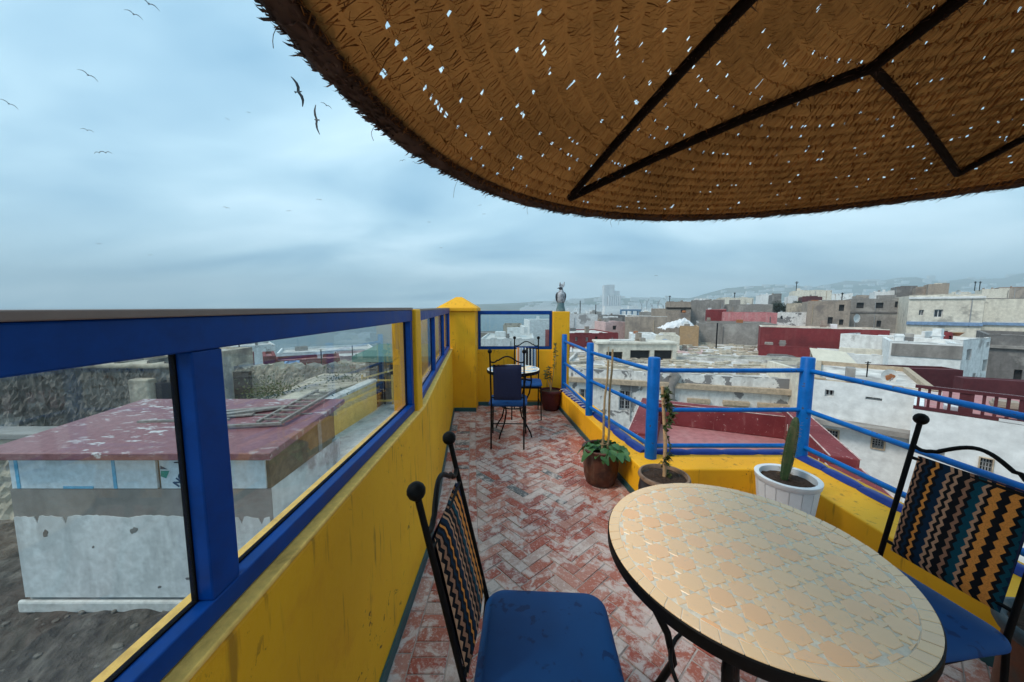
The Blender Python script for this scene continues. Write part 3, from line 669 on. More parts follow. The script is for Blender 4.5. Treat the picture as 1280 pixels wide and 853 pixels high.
def clipc(poly, rr):
    for k in range(40):
        a = R(9 * k); poly = clip(poly, -math.cos(a), -math.sin(a), -rr)
        if len(poly) < 3: return []
    return poly
def put(me, x, y, rz=0, name=None):
    o = link(name or me.name.split('.')[0], me, None, tb); o.location = (x, y, TZ - 0.0012 + rt.uniform(-0.0007, 0.0006)); o.rotation_euler = (rt.uniform(-1, 1) * 0.012, rt.uniform(-1, 1) * 0.012, rz)
def field(x, y, rloc, mlist, name, m, loc_poly):
    X_, Y_ = rot2(x, y, rotm); far = max(math.hypot(*[a + b for a, b in zip(rot2(*p, rotm), (X_, Y_))]) for p in loc_poly)
    if far < RI: put(rt.choice(mlist), X_, Y_, rotm + rt.uniform(-0.03, 0.03)); return
    P_ = [tuple(a + b for a, b in zip(rot2(*p, rotm), (X_, Y_))) for p in loc_poly]; P_ = clipc(P_, RI)
    if len(P_) < 3: return
    ar = abs(sum(P_[i][0] * P_[(i + 1) % len(P_)][1] - P_[(i + 1) % len(P_)][0] * P_[i][1] for i in range(len(P_)))) / 2
    if ar < 0.00009: return
    c = cent(P_); put(tilemesh(name, [(p[0] - c[0], p[1] - c[1]) for p in P_], m), c[0], c[1])
hp = [((ta - 0.0022) * math.cos(R(60 * i)), (ta - 0.0022) * math.sin(R(60 * i))) for i in range(6)]
for j in range(-8, 9):
    for i in range(-10, 11):
        hx, hy = 2 * ta * (i + j * 0.5), 2 * ta * j * math.sqrt(3) / 2
        if math.hypot(hx, hy) > RI + 0.05: continue
        field(hx, hy, 0, hexs, 'tile', 'tile_peach', hp)
        for s_, (tx, ty) in ((1, (ta, ta / math.sqrt(3))), (0, (0, 2 * ta / math.sqrt(3)))):
            tp = [(0.0176 * math.cos(R(120 * q + 30 + 180 * s_)), 0.0176 * math.sin(R(120 * q + 30 + 180 * s_))) for q in range(3)]
            if math.hypot(hx + tx, hy + ty) < RI - 0.002: field(hx + tx, hy + ty, 0, tris[s_], 'triangle_tile', 'tile_beige', tp)
nb = 58
for k in range(nb):
    a0, a1 = 2 * math.pi * (k + 0.03) / nb, 2 * math.pi * (k + 0.97) / nb; am = (a0 + a1) / 2; r0, r1 = RI + 0.003, TR - 0.002; sh = 0.03
    P_ = [(r0 * math.cos(a0), r0 * math.sin(a0)), (r1 * math.cos(a0 + sh), r1 * math.sin(a0 + sh)), (r1 * math.cos(am + sh), r1 * math.sin(am + sh)), (r1 * math.cos(a1 + sh), r1 * math.sin(a1 + sh)), (r0 * math.cos(a1), r0 * math.sin(a1))]
    c = cent(P_); put(tilemesh('border_tile', [(p[0] - c[0], p[1] - c[1]) for p in P_], 'tile_beige'), c[0], c[1])
# small far table: blue-white mosaic
t2 = table('small round table with blue and white mosaic top between two chairs', (0.015, 3.93, 0), 0.30, False)
n = 0
for ring, (r0, r1, cnt) in enumerate(((0.235, 0.283, 24), (0.16, 0.23, 16), (0.07, 0.155, 10), (0.0, 0.065, 6))):
    for k in range(cnt):
        a0, a1 = 2 * math.pi * (k + 0.04) / cnt, 2 * math.pi * (k + 0.96) / cnt
        P_ = [(max(r0, 0.004) * math.cos(a0), max(r0, 0.004) * math.sin(a0)), (r1 * math.cos(a0), r1 * math.sin(a0)), (r1 * math.cos(a1), r1 * math.sin(a1)), (max(r0, 0.004) * math.cos(a1), max(r0, 0.004) * math.sin(a1))]
        c = cent(P_); me = tilemesh('mosaic_tile', [(p[0] - c[0], p[1] - c[1]) for p in P_], ('tile_small_blue', 'trim_blue', 'tile_beige')[(k + ring) % 3 if ring != 1 else (k % 2) * 2])
        o = link('mosaic_tile', me, None, t2); o.location = (c[0], c[1], TZ - 0.001)
# ================================================================== PLANT POTS
def pot(label, loc, prof, m, rim_m=None, rim=None, soil_r=0.1, soil_z=0.25, n=40, wob=None):
    t = thing('plant_pot', label, 'plant pot', loc)
    part('pot', MB().lathe(prof, n, wob=wob), m, t, smooth=50)
    if rim: part('rim', MB().lathe(rim, n, ring=True), rim_m, t, smooth=60)
    sm = MB(); vs = [(0, 0, soil_z + 0.012)]; fs = []
    for q in range(1, 7):
        for k in range(28): a = 2 * math.pi * k / 28; r = soil_r * q / 6; vs.append((r * math.cos(a), r * math.sin(a), soil_z + 0.012 * (1 - (q / 6) ** 2) + rs.uniform(-0.006, 0.006)))
    fs = [(0, 1 + k, 1 + (k + 1) % 28) for k in range(28)] + [(1 + (q - 1) * 28 + k, 1 + q * 28 + k, 1 + q * 28 + (k + 1) % 28, 1 + (q - 1) * 28 + (k + 1) % 28) for q in range(1, 6) for k in range(28)]
    part('soil', sm.add(vs, fs), 'soil', t, smooth=180)
    return t
def leaf_mesh(nm, m, ln, wd, lobes=0, cup=0.25, droop=0.5, n=7):
    vs = []; fs = []
    for i in range(n + 1):
        f = i / n; w = wd * math.sin(math.pi * min(1, f * 0.93 + 0.04)) ** 0.8 * (1 + (0.22 * math.cos(f * lobes * 2 * math.pi) if lobes else 0))
        x = ln * f; z = -droop * ln * f * f
        vs += [(x, -w / 2, z + cup * w), (x, 0, z), (x, w / 2, z + cup * w)]
    for i in range(n): fs += [(3 * i, 3 * i + 3, 3 * i + 4, 3 * i + 1), (3 * i + 1, 3 * i + 4, 3 * i + 5, 3 * i + 2)]
    me = MB().add(vs, fs).mesh(nm); me.materials.append(MATS[m]); me.polygons.foreach_set('use_smooth', [True] * len(me.polygons)); return me
# pot with broad leaves and two canes
pa = pot('brown glazed pot with broad green leaves and two bare canes', (0.735, 2.78, 0),
         [(0.098, 0.0), (0.118, 0.012), (0.134, 0.07), (0.143, 0.16), (0.140, 0.245), (0.146, 0.262), (0.156, 0.276), (0.156, 0.300), (0.146, 0.306), (0.134, 0.300), (0.130, 0.255)], 'pot_brown', soil_r=0.131, soil_z=0.262)
lm = [leaf_mesh('leaf', 'leaf_green', l, w, 2, 0.22, d) for l, w, d in ((0.10, 0.085, 0.5), (0.085, 0.075, 0.3), (0.115, 0.09, 0.75))]
for k in range(46):
    a = rs.uniform(0, 2 * math.pi); r = 0.13 * math.sqrt(rs.random())
    x, y = r * math.cos(a) + 0.035, r * math.sin(a) - 0.025
    o = link('leaf', rs.choice(lm), None, pa); o.location = (x, y, 0.275 + rs.uniform(0.01, 0.085) * (1.2 - r / 0.16)); o.rotation_euler = (rs.uniform(-0.4, 0.4), rs.uniform(-0.25, 0.5), a + rs.uniform(-0.9, 0.9)); o.scale = [rs.uniform(0.6, 1.05)] * 3
    part('stalk', MB().tube([(x * 0.3, y * 0.3, 0.26), (x * 0.7, y * 0.7, o.location.z - 0.01), (x, y, o.location.z)], 0.0022, 5), 'leaf_green', pa, smooth=60)
for a, b in (((0.0, -0.02, 0.25), (0.055, 0.06, 1.015)), ((0.05, -0.01, 0.25), (0.10, 0.10, 1.10))):
    a, b = Vector(a), Vector(b); part('cane', MB().tube([a.lerp(b, f) + Vector((0.006 * math.sin(9 * f), 0, 0)) for f in (0, 0.2, 0.4, 0.6, 0.8, 1)], [0.0105, 0.0095, 0.0095, 0.009, 0.009, 0.0085], 8), 'cane', pa, smooth=60)
part('knot_tie', MB().tube([(0.02 + 0.03 * math.cos(R(30 * k)), -0.012 + 0.02 * math.sin(R(30 * k)), 0.33 + 0.003 * (k % 2)) for k in range(12)], 0.004, 6, True), 'cane', pa, smooth=60)
# dark pot with twining plant on a bamboo stake
pb = pot('dark pot with pale rim and a vine twined round a bamboo stake', (1.025, 2.255, 0),
         [(0.115, 0.0), (0.135, 0.02), (0.155, 0.12), (0.160, 0.22), (0.152, 0.272), (0.150, 0.300)], 'pot_dark', 'pot_rim_terracotta', [(0.143, 0.2995), (0.160, 0.300), (0.166, 0.312), (0.160, 0.328), (0.148, 0.330), (0.143, 0.315)], 0.146, 0.300)
part('stake', MB().tube([(0.005, 0, 0.27), (0.002, 0.004, 0.55), (-0.03, 0.01, 0.93)], [0.0125, 0.012, 0.011], 10), 'bamboo', pb, smooth=60)
vine = [(0.018 * math.cos(5.5 * f * math.pi) + 0.02 * f * 0 - 0.03 * max(0, f - 0.45) + 0.012, 0.018 * math.sin(5.5 * f * math.pi) - 0.004, 0.30 + 0.64 * f) for f in [k / 40 for k in range(41)]]
part('vine_stem', MB().tube(vine, 0.0035, 6), 'leaf_dark', pb, smooth=60)
sm_ = MB()
def leafy(mb, c, ln, wd, a, el, roll=0):
    d = Vector((math.cos(a) * math.cos(el), math.sin(a) * math.cos(el), math.sin(el))); s_ = Vector((-math.sin(a), math.cos(a), roll)).normalized() * wd / 2; c = Vector(c); u = d.cross(s_).normalized() * wd * 0.18
    mb.add([c, c + d * ln * 0.45 + s_ + u, c + d * ln, c + d * ln * 0.45 - s_ + u, c + d * ln * 0.5], [(0, 1, 4), (1, 2, 4), (2, 3, 4), (3, 0, 4)])
for k in range(230):
    f = rs.random(); f = f ** 0.8; p_ = Vector(vine[int(f * 40)]); wgt = 1.25 if f > 0.55 or f < 0.28 else 0.6
    if rs.random() > wgt: continue
    leafy(sm_, p_, rs.uniform(0.025, 0.052) * wgt, rs.uniform(0.014, 0.026) * wgt, rs.uniform(-2.6, 2.0), rs.uniform(-1.0, 0.5), rs.uniform(-1, 1))
stuff(part('foliage', sm_, 'leaf_dark', pb, fix=False))
# white slatted pot with a cactus, set on the kerb corner
pcx = pot('white slatted pot with a tall cactus in the kerb corner', (1.69, 2.05, 0.0),
          [(0.115, 0.0), (0.120, 0.01), (0.157, 0.385), (0.166, 0.392), (0.169, 0.420), (0.160, 0.425), (0.143, 0.420), (0.138, 0.36)], 'pot_white', soil_r=0.140, soil_z=0.385, n=48, wob=lambda a, z: 1.0)
for k in range(16):
    a = 2 * math.pi * k / 16; mb = MB(); da = math.pi / 16 * 0.92
    f = lambda q, r, z: (r * math.cos(a + q), r * math.sin(a + q), z)
    mb.add([f(-da, 0.1195, 0.006), f(da, 0.1195, 0.006), f(da, 0.1555, 0.383), f(-da, 0.1555, 0.383), f(-da, 0.1235, 0.006), f(da, 0.1235, 0.006), f(da, 0.1605, 0.383), f(-da, 0.1605, 0.383)],
           [(0, 1, 2, 3), (7, 6, 5, 4), (0, 4, 5, 1), (1, 5, 6, 2), (2, 6, 7, 3), (3, 7, 4, 0)])
    part('slat', mb, 'pot_white', pcx)
cb = MB(); vs = []; nn = 30; prof = [(0.020, 0.385), (0.026, 0.42), (0.033, 0.50), (0.034, 0.60), (0.031, 0.69), (0.024, 0.755), (0.012, 0.785), (0.002, 0.79)]
for r, z in prof:
    for k in range(nn):
        a = 2 * math.pi * k / nn; q = 0.78 * r * (1 + 0.16 * math.cos(5 * a + 3 * z)); vs.append((q * math.cos(a) - 0.02 + (z - 0.38) * 0.11, q * math.sin(a), z))
cb.add(vs, [(i * nn + k, i * nn + (k + 1) % nn, (i + 1) * nn + (k + 1) % nn, (i + 1) * nn + k) for i in range(len(prof) - 1) for k in range(nn)])
part('cactus', cb, 'cactus_skin', pcx, smooth=60)
sp = MB()
for k in range(260):
    z = rs.uniform(0.41, 0.76); a = 2 * math.pi * (rs.randrange(5) + rs.uniform(-0.06, 0.06)) / 5 - 0.6 * z; c = Vector((-0.02 + (z - 0.38) * 0.11 + 0.028 * math.cos(a), 0.028 * math.sin(a), z)); d = Vector((math.cos(a + rs.uniform(-0.8, 0.8)), math.sin(a), rs.uniform(-0.6, 0.8))) * 0.016
    sp.add([c, c + Vector((0, 0, 0.0016)), c + d], [(0, 1, 2)])
stuff(part('spines', sp, 'cane', pcx, fix=False))
# maroon glazed pot with young shrub
pd = pot('maroon glazed pot with a small shrub beside the end wall', (0.548, 4.845, 0),
         [(0.095, 0.0), (0.112, 0.012), (0.140, 0.11), (0.152, 0.20), (0.150, 0.235), (0.162, 0.248), (0.166, 0.275), (0.158, 0.288), (0.142, 0.284), (0.136, 0.245)], 'pot_maroon', soil_r=0.138, soil_z=0.262)
fo = MB()
br = [((0, 0, 0.25), (-0.01, 0, 0.45), (-0.03, 0.01, 0.62)), ((0, 0, 0.27), (0.035, 0.02, 0.50), (0.06, 0.01, 0.74), (0.065, 0.0, 0.95)), ((0, 0, 0.30), (-0.06, 0.01, 0.44), (-0.075, -0.02, 0.55))]
for q in br:
    part('stem', MB().tube(q, [0.007] + [0.004] * (len(q) - 1), 6), 'cane', pd, smooth=60)
    for k in range(46):
        f = rs.uniform(0.3, 1) ** 0.7 * (len(q) - 1); i = min(int(f), len(q) - 2); c = Vector(q[i]).lerp(Vector(q[i + 1]), f - i)
        leafy(fo, c, rs.uniform(0.03, 0.06), rs.uniform(0.015, 0.026), rs.uniform(0, 6.28), rs.uniform(-0.7, 0.7), rs.uniform(-1, 1))
stuff(part('foliage', fo, 'leaf_dark', pd, fix=False))
# big terracotta pot behind the right chair
pe = pot('large terracotta pot with slate blue rim full of dry earth', (1.80, 1.01, 0),
         [(0.115, 0.0), (0.135, 0.015), (0.145, 0.12), (0.140, 0.30), (0.138, 0.36)], 'pot_terracotta', 'pot_slate', [(0.132, 0.358), (0.156, 0.360), (0.165, 0.378), (0.162, 0.402), (0.148, 0.408), (0.134, 0.395)], 0.140, 0.380)
for k in range(4):
    a = rs.uniform(0, 6.28); x, y = 0.06 * math.cos(a), 0.06 * math.sin(a)
    part('dry_twig', MB().tube([(x * 0.5, y * 0.5, 0.37), (x + 0.02, y, 0.42), (x * 1.6 + 0.05, y * 1.4, 0.45 + 0.03 * k)], [0.004, 0.003, 0.0015], 5), 'cane', pe, smooth=60)
part('dry_stem', MB().tube([(0.06, 0.02, 0.38), (0.09, 0.03, 0.72), (0.085, 0.05, 0.98), (0.06, 0.06, 1.10), (0.02, 0.06, 1.13)], [0.006, 0.005, 0.004, 0.003, 0.0015], 6), 'cane', pe, smooth=60)
# ================================================================== BIRD STATUE
sb = thing('bird_statue', 'grey standing bird statue with folded wings and raised crest on the pillar', 'statue', (0.708, 5.10, 1.3865))
def blob(rings, n=20):
    mb = MB(); vs = []
    for cx, cy, z, rx, ry in rings:
        for k in range(n): a = 2 * math.pi * k / n; vs.append((cx + rx * math.cos(a), cy + ry * math.sin(a), z))
    m = len(rings)
    fs = [(i * n + k, i * n + (k + 1) % n, (i + 1) * n + (k + 1) % n, (i + 1) * n + k) for i in range(m - 1) for k in range(n)] + [tuple(reversed(range(n))), tuple(range((m - 1) * n, m * n))]
    return mb.add(vs, fs)
part('base', blob([(0, 0, 0, 0.070, 0.060), (0, 0, 0.02, 0.068, 0.058), (0, 0, 0.07, 0.056, 0.050), (0, 0, 0.125, 0.050, 0.046)]), 'statue_teal', sb, smooth=60)
part('body', blob([(0, 0, 0.115, 0.045, 0.042), (0, 0, 0.15, 0.056, 0.052), (0, -0.004, 0.20, 0.062, 0.060), (0, -0.006, 0.245, 0.062, 0.062), (0, 0, 0.275, 0.050, 0.052), (0.004, 0, 0.298, 0.032, 0.036), (0.006, 0, 0.312, 0.026, 0.028)]), 'statue_grey', sb, smooth=80)
for s_ in (-1, 1):
    part('wing', blob([(s_ * 0.046, 0.01, 0.125, 0.006, 0.012), (s_ * 0.058, 0.008, 0.165, 0.012, 0.030), (s_ * 0.064, 0.004, 0.21, 0.014, 0.042), (s_ * 0.062, 0, 0.25, 0.012, 0.040), (s_ * 0.052, 0, 0.275, 0.007, 0.022)], 14), 'statue_dark', sb, smooth=80)
hd = part('head', blob([(0.006, 0, 0.308, 0.024, 0.026), (0.0, -0.004, 0.325, 0.029, 0.031), (-0.004, -0.006, 0.342, 0.026, 0.028), (-0.004, -0.004, 0.354, 0.012, 0.014)], 16), 'statue_dark', sb, smooth=80)
part('beak', MB().tube([(-0.015, -0.018, 0.334), (-0.042, -0.026, 0.334), (-0.062, -0.03, 0.326)], [0.011, 0.007, 0.001], 8), 'statue_dark', hd, smooth=60)
for s_, x0, z1 in ((-1, -0.008, 0.425), (0, 0.012, 0.405), (1, 0.036, 0.43)):
    part('crest_feather', blob([(x0 * 0.5, 0.004, 0.335, 0.008, 0.006), (x0, 0.008, 0.365, 0.015, 0.006), (x0 * 1.25, 0.01, (0.365 + z1) / 2, 0.013, 0.005), (x0 * 1.35, 0.012, z1 - 0.012, 0.008, 0.003), (x0 * 1.4, 0.012, z1, 0.002, 0.002)], 10), 'statue_grey', sb, smooth=80)
# ================================================================== STRAW PARASOL
KS = 0.63; CC = Vector((1.356, 0.721)) * KS; CR = 1.745 * KS; RIMZ = EYE + 0.602 * KS
def cz(x, y):
    rr = min(1.0, math.hypot(x - CC.x, y - CC.y) / CR)
    return RIMZ + 0.032 * (x - CC.x) + 0.019 * (y - CC.y) + 0.26 * (1 - rr ** 1.25)
def cpt(rho, th, dz=0.0):
    x, y = CC.x + rho * math.cos(th), CC.y + rho * math.sin(th); return (x, y, cz(x, y) + dz)
def on_canopy(px, py, dz=-0.03):
    z = RIMZ + 0.05
    for _ in range(30): p = atZ(px, py, z); z = cz(p.x, p.y) + dz
    return Vector((p.x, p.y, z))
um = thing('straw_parasol', 'large round woven straw parasol overhead with dark timber ribs', 'parasol', (CC.x, CC.y, 0.0))
rw = 0.0400; rows = 27; R0 = CR - rows * rw; NA = 1000
rc = random.Random(11)
sh = MB(); rad = []
for k in range(rows): rad += [(R0 + k * rw, 0.004), (R0 + k * rw + 0.0052, 0.0), (R0 + k * rw + 0.0225, -0.008)]
rad.append((CR, 0.0)); m = len(rad)
for rho, dz in rad:
    for a in range(NA): sh.v.append(cpt(rho + rc.uniform(-0.002, 0.002), 2 * math.pi * (a + rc.uniform(-0.33, 0.33)) / NA, dz + rc.uniform(-0.0015, 0.0015)))
holes = set()
fs = []
for i in range(m - 1):
    seam = i % 3 == 0
    for a in range(NA):
        if seam and i > 0:
            dens = 0.028 + 0.15 * max(0, math.sin(a * 0.021 + i * 0.9) * math.sin(a * 0.0093 + i * 0.37 + 1)) ** 1.5
            circ = rad[i][0] / 1.3
            if rc.random() < dens * min(1, circ + 0.25): continue
        elif rc.random() < 0.0008: continue
        fs.append((i * NA + a, i * NA + (a + 1) % NA, (i + 1) * NA + (a + 1) % NA, (i + 1) * NA + a))
sh.f = fs
part('woven_canopy', sh, 'straw_sheet', um, smooth=180, world=True, fix=False)
fb = MB()
for k in range(rows):
    r0 = R0 + k * rw
    for side in (0, 1):                                  # two rows of slanting strands make each braid
        ra, rb = (r0 + 0.0065, r0 + 0.025) if side == 0 else (r0 + 0.0385, r0 + 0.020)
        cnt = max(24, int(2 * math.pi * (r0 + 0.03) / 0.0062))
        for q in range(cnt):
            th = 2 * math.pi * (q + rc.uniform(-0.4, 0.4)) / cnt; sk_ = 0.023 / max(r0, 0.1) * rc.uniform(0.4, 1.7); w = rc.uniform(0.0020, 0.0052) / max(r0, 0.1)
            pts = []
            for f, dz in ((0, -0.002), (0.5, -0.012 - rc.uniform(0, 0.008)), (1.0, -0.015 - rc.uniform(0, 0.016))):
                rr = ra + (rb - ra) * f * rc.uniform(0.8, 1.25) + rc.uniform(-0.003, 0.003); t0 = th + sk_ * f; ww = w * (1 - 0.45 * f)
                pts += [cpt(rr, t0 - ww / 2, dz), cpt(rr, t0 + ww / 2, dz - 0.0015)]
            fb.add(pts, [(0, 1, 3, 2), (2, 3, 5, 4)])
stuff(part('straw_strands', fb, 'straw_fibre', um, world=True, fix=False))
rp_ = MB().tube([cpt(CR + 0.012, 2 * math.pi * a / 240, -0.004 + rc.uniform(-0.003, 0.003)) for a in range(240)], [0.019 + rc.uniform(-0.003, 0.003) for _ in range(240)], 10, True)
part('edge_rope', rp_, 'straw_rope', um, smooth=60, world=True)
fz = MB()
for q in range(22000):
    th = rc.uniform(0, 2 * math.pi); ph = rc.uniform(0, 2 * math.pi); c = Vector(cpt(CR + 0.012 + 0.019 * math.cos(ph), th, 0.019 * math.sin(ph)))
    out = Vector((math.cos(th) * math.cos(ph), math.sin(th) * math.cos(ph), math.sin(ph))); tg = Vector((-math.sin(th), math.cos(th), 0)); d = (tg * rc.uniform(0.6, 1) + out * rc.uniform(0.0, 0.28) + Vector((0, 0, rc.uniform(-0.4, 0.3)))).normalized() * rc.uniform(0.016, 0.034)
    w = out.cross(tg) * rc.uniform(0.0012, 0.0028); fz.add([c - w, c + w, c + d * 0.6 + out * 0.003 + w * 0.7, c + d * 0.6 + out * 0.003 - w * 0.7, c + d], [(0, 1, 2, 3), (3, 2, 4)])
stuff(part('edge_fuzz', fz, 'straw_rope', um, world=True, fix=False))
for px_, py_, ln in ((455, 150, 0.03), (562, 220, 0.05), (660, 252, 0.035), (768, 268, 0.04), (775, 268, 0.03), (905, 268, 0.02), (610, 232, 0.025), (335, 15, 0.03)):
    p = on_canopy(px_, py_, 0.0); th = math.atan2(p.y - CC.y, p.x - CC.x); c = Vector(cpt(CR + 0.02, th, -0.01)); o_ = Vector((math.cos(th), math.sin(th), 0)); kx = rc.uniform(-0.4, 0.4)
    part('loose_thread', MB().tube([c + o_ * ln * 0.5 * f + Vector((ln * kx * math.sin(3 * f), 0, -ln * f ** 1.3)) for f in (0, 0.2, 0.4, 0.6, 0.8, 1)], 0.0005, 4), 'straw_rope', um, world=True)
rf = MB()
def rib(pts, r, name='rib'):
    P_ = [Vector(p) for p in pts]; path = []
    for a, b in zip(P_[:-1], P_[1:]):
        nseg = max(2, int((b - a).length / 0.12))
        for k in range(nseg): q = a.lerp(b, k / nseg); path.append((q.x, q.y, cz(q.x, q.y) - 0.024))
    q = P_[-1]; path.append((q.x, q.y, cz(q.x, q.y) - 0.024))
    part(name, MB().tube(path, r, 8), 'timber_dark', um, smooth=60, world=True)
    for a, b in zip(path[:-1], path[1:]):
        a, b = Vector(a), Vector(b); t = (b - a).normalized(); sd_ = t.cross(Vector((0, 0, 1))).normalized()
        for k in range(int((b - a).length * 520)):
            c = a.lerp(b, rc.random()); ph = rc.uniform(0, 6.28); o_ = sd_ * math.cos(ph) + Vector((0, 0, math.sin(ph))); c = c + o_ * r * 0.95
            d = (o_ * rc.uniform(0.1, 0.9) + t * rc.uniform(-1, 1)).normalized() * rc.uniform(0.008, 0.020); w = t.cross(o_) * rc.uniform(0.0006, 0.0014) if False else sd_.cross(o_ + t * 0.3).normalized() * rc.uniform(0.0006, 0.0014)
            rf.add([c - w, c + w, c + d], [(0, 1, 2)])
n1, n2_, M_ = on_canopy(712, 250), on_canopy(1195, 235), on_canopy(1090, 88)
hub = Vector((CC.x, CC.y, 0)); A2 = on_canopy(940, 0); D2 = on_canopy(1280, 175)
def ext(a, b, s): return a + (b - a) * s
def to_rim(a, b):
    d = (b - a); d.z = 0; q = a.copy()
    while math.hypot(q.x - CC.x, q.y - CC.y) < CR - 0.02 or (q - a).length < 0.5: q += d.normalized() * 0.03
    return q
B_ = on_canopy(1180, 18)
rib([n1, A2, to_rim(n1, A2)], 0.011); rib([n1, M_, B_, to_rim(M_, B_)], 0.0135); rib([n2_, M_], 0.010); rib([n2_, D2, to_rim(n2_, D2)], 0.010)
for a in (R(-35), R(-100), R(200)): rib([hub, hub + Vector((math.cos(a), math.sin(a), 0)) * (CR - 0.03)], 0.011)
stuff(part('rib_fuzz', rf, 'straw_rope', um, world=True, fix=False))
part('pole', MB().lathe([(0.03, 0.0), (0.03, cz(CC.x, CC.y) + 0.05), (0.012, cz(CC.x, CC.y) + 0.09)], 16, (CC.x, CC.y, 0)), 'timber_dark', um, smooth=50, world=True)
part('foot', MB().lathe([(0.14, 0.0), (0.14, 0.03), (0.06, 0.05), (0.045, 0.16), (0.0305, 0.16)], 24, (CC.x, CC.y, 0.004)), 'iron_black', um, smooth=40, world=True)
# ================================================================== GULLS
def gull_mesh(flex, spread=1.0):
    body = blob([(0, 0, -0.16, 0.004, 0.004), (0, 0, -0.12, 0.028, 0.024), (0, 0, -0.02, 0.055, 0.05), (0, 0, 0.10, 0.05, 0.05), (0, 0, 0.18, 0.026, 0.028), (0, 0, 0.22, 0.026, 0.026), (0, 0, 0.255, 0.012, 0.012), (0, -0.005, 0.30, 0.003, 0.003)], 12)
    body.v = [(x, z, y) for x, y, z in body.v]           # long axis -> y
    body.add([(-0.02, -0.12, 0), (0.02, -0.12, 0), (0.06, -0.28, 0.0), (0, -0.30, 0.004), (-0.06, -0.28, 0), (0, -0.2, 0.012)], [(0, 1, 5), (1, 2, 5), (2, 3, 5), (3, 4, 5), (4, 0, 5)])
    wing = MB(); st = [(0.03, 0.11, -0.10, 0.0), (0.20, 0.16, -0.07, 0.10 * flex), (0.40, 0.13, -0.06, 0.10 * flex), (0.56, 0.05, -0.085, 0.02 * flex), (0.69, -0.05, -0.11, -0.06 * flex)]
    vs = []
    for x, le, te, z in st: vs += [(x, le, z + 0.006), (x, (le * 2 + te) / 3, z + 0.016), (x, te, z), (x, (le + te) / 2, z - 0.006)]
    fs = [(4 * i + k, 4 * i + 4 + k, 4 * i + 4 + (k + 1) % 4, 4 * i + (k + 1) % 4) for i in range(len(st) - 1) for k in range(4)] + [(0, 1, 2, 3), (16, 19, 18, 17)]
    wing.add(vs, fs)
    return body, wing
def gull(px, py, span, ang, label, flex=1.0, pitch=0.0, group=None, dist=None, parts=True):
    """span: wing span in photo pixels, ang: its slope in the picture; the bird is 1.35 m from tip to tip"""
    d = ray(px, py); D = 1.35 * FPX / span; c = Vector((0, 0, EYE)) + d * D
    vd = d.normalized(); right = vd.cross(Vector((0, 0, 1))).normalized(); up = right.cross(vd)
    wx = right * math.cos(ang) + up * math.sin(ang)
    fy = (up * math.cos(pitch) * (1 if math.cos(ang) >= 0 else -1) + vd * math.sin(pitch)); fy = (fy - wx * fy.dot(wx)).normalized(); wz = wx.cross(fy)
    M4 = Matrix((wx, fy, wz)).transposed().to_4x4(); M4.translation = c
    b, w = gull_mesh(flex)
    t = bpy.data.objects.new('gull', None); col.objects.link(t); t.matrix_world = M4; tag(t, label, 'gull', group)
    part('body', b, 'gull_body', t, smooth=60)
    for s_ in (1, -1):
        ww = MB().add([(x * s_, y, z) for x, y, z in w.v], w.f); part('wing', ww, 'gull_dark', t, smooth=60)
    return t
gull(373, 115, 30, R(-70), 'dark gull banking steeply just left of the parasol rim', 0.6, R(20))
gull(396, 150, 31, R(95), 'dark gull with wings spread upright below the steeply banking gull', 0.3, R(10))
gull(408, 132, 13, R(-20), 'small gull gliding beside the two large dark gulls', 0.8, R(70), 'gulls over the town')
for (x, y, s_, a), lb in zip(((186, 5, 19, -12), (167, 18, 16, -10), (110, 94, 17, -22), (11, 130, 15, -25), (109, 163, 11, 0)),
        ('gull gliding at the very top of the sky', 'gull flying just below the topmost gull', 'lone gull gliding on the darker cloud, wings slanting', 'gull nearest the open sea side of the sky', 'small level gull above the pair flying together')):
    gull(x, y, s_, R(a), lb, 1.0, R(72), 'gulls over the town')
for x, y, s_, a in ((124, 191, 10, 25), (132, 191, 11, 12)): gull(x, y, s_, R(a), 'one of two gulls flying together as a close pair', 1.3, R(65), 'gulls flying as a pair')
for x, y, s_, a in ((284, 149, 5, -20), (311, 141, 5, 0), (283, 260, 7, -8), (399, 250, 7, 0), (361, 264, 6, 10), (124, 305, 5, 0), (503, 201, 8, 15), (519, 204, 8, -15), (600, 257, 5, 10), (536, 278, 5, 0), (605, 268, 5, 0), (551, 310, 4, 0), (188, 319, 4, 10), (820, 345, 5, 0)):
    gull(x, y, s_, R(a), 'tiny distant gull, a speck low in the cloudy sky', 1.2, R(70), 'distant gulls')
# ================================================================== SETTING BEYOND THE TERRACE
G0 = -14.0
struct(part('sea', MB().add([(-9000, -3000, G0 - 2.0), (9000, -3000, G0 - 2.0), (9000, 12000, G0 - 2.0), (-9000, 12000, G0 - 2.0)], [(0, 1, 2, 3)]), 'sea_water'))
coast = [(-60, -400), (-60, 30), (-52, 75), (-18, 125), (6, 165), (30, 185), (60, 230), (70, 420), (110, 700), (150, 1100), (-250, 1500), (-700, 2100), (-700, 9000), (9000, 9000), (9000, -400)]
struct(part('ground', MB().prism(coast, G0 - 3, G0), 'ground_town'))
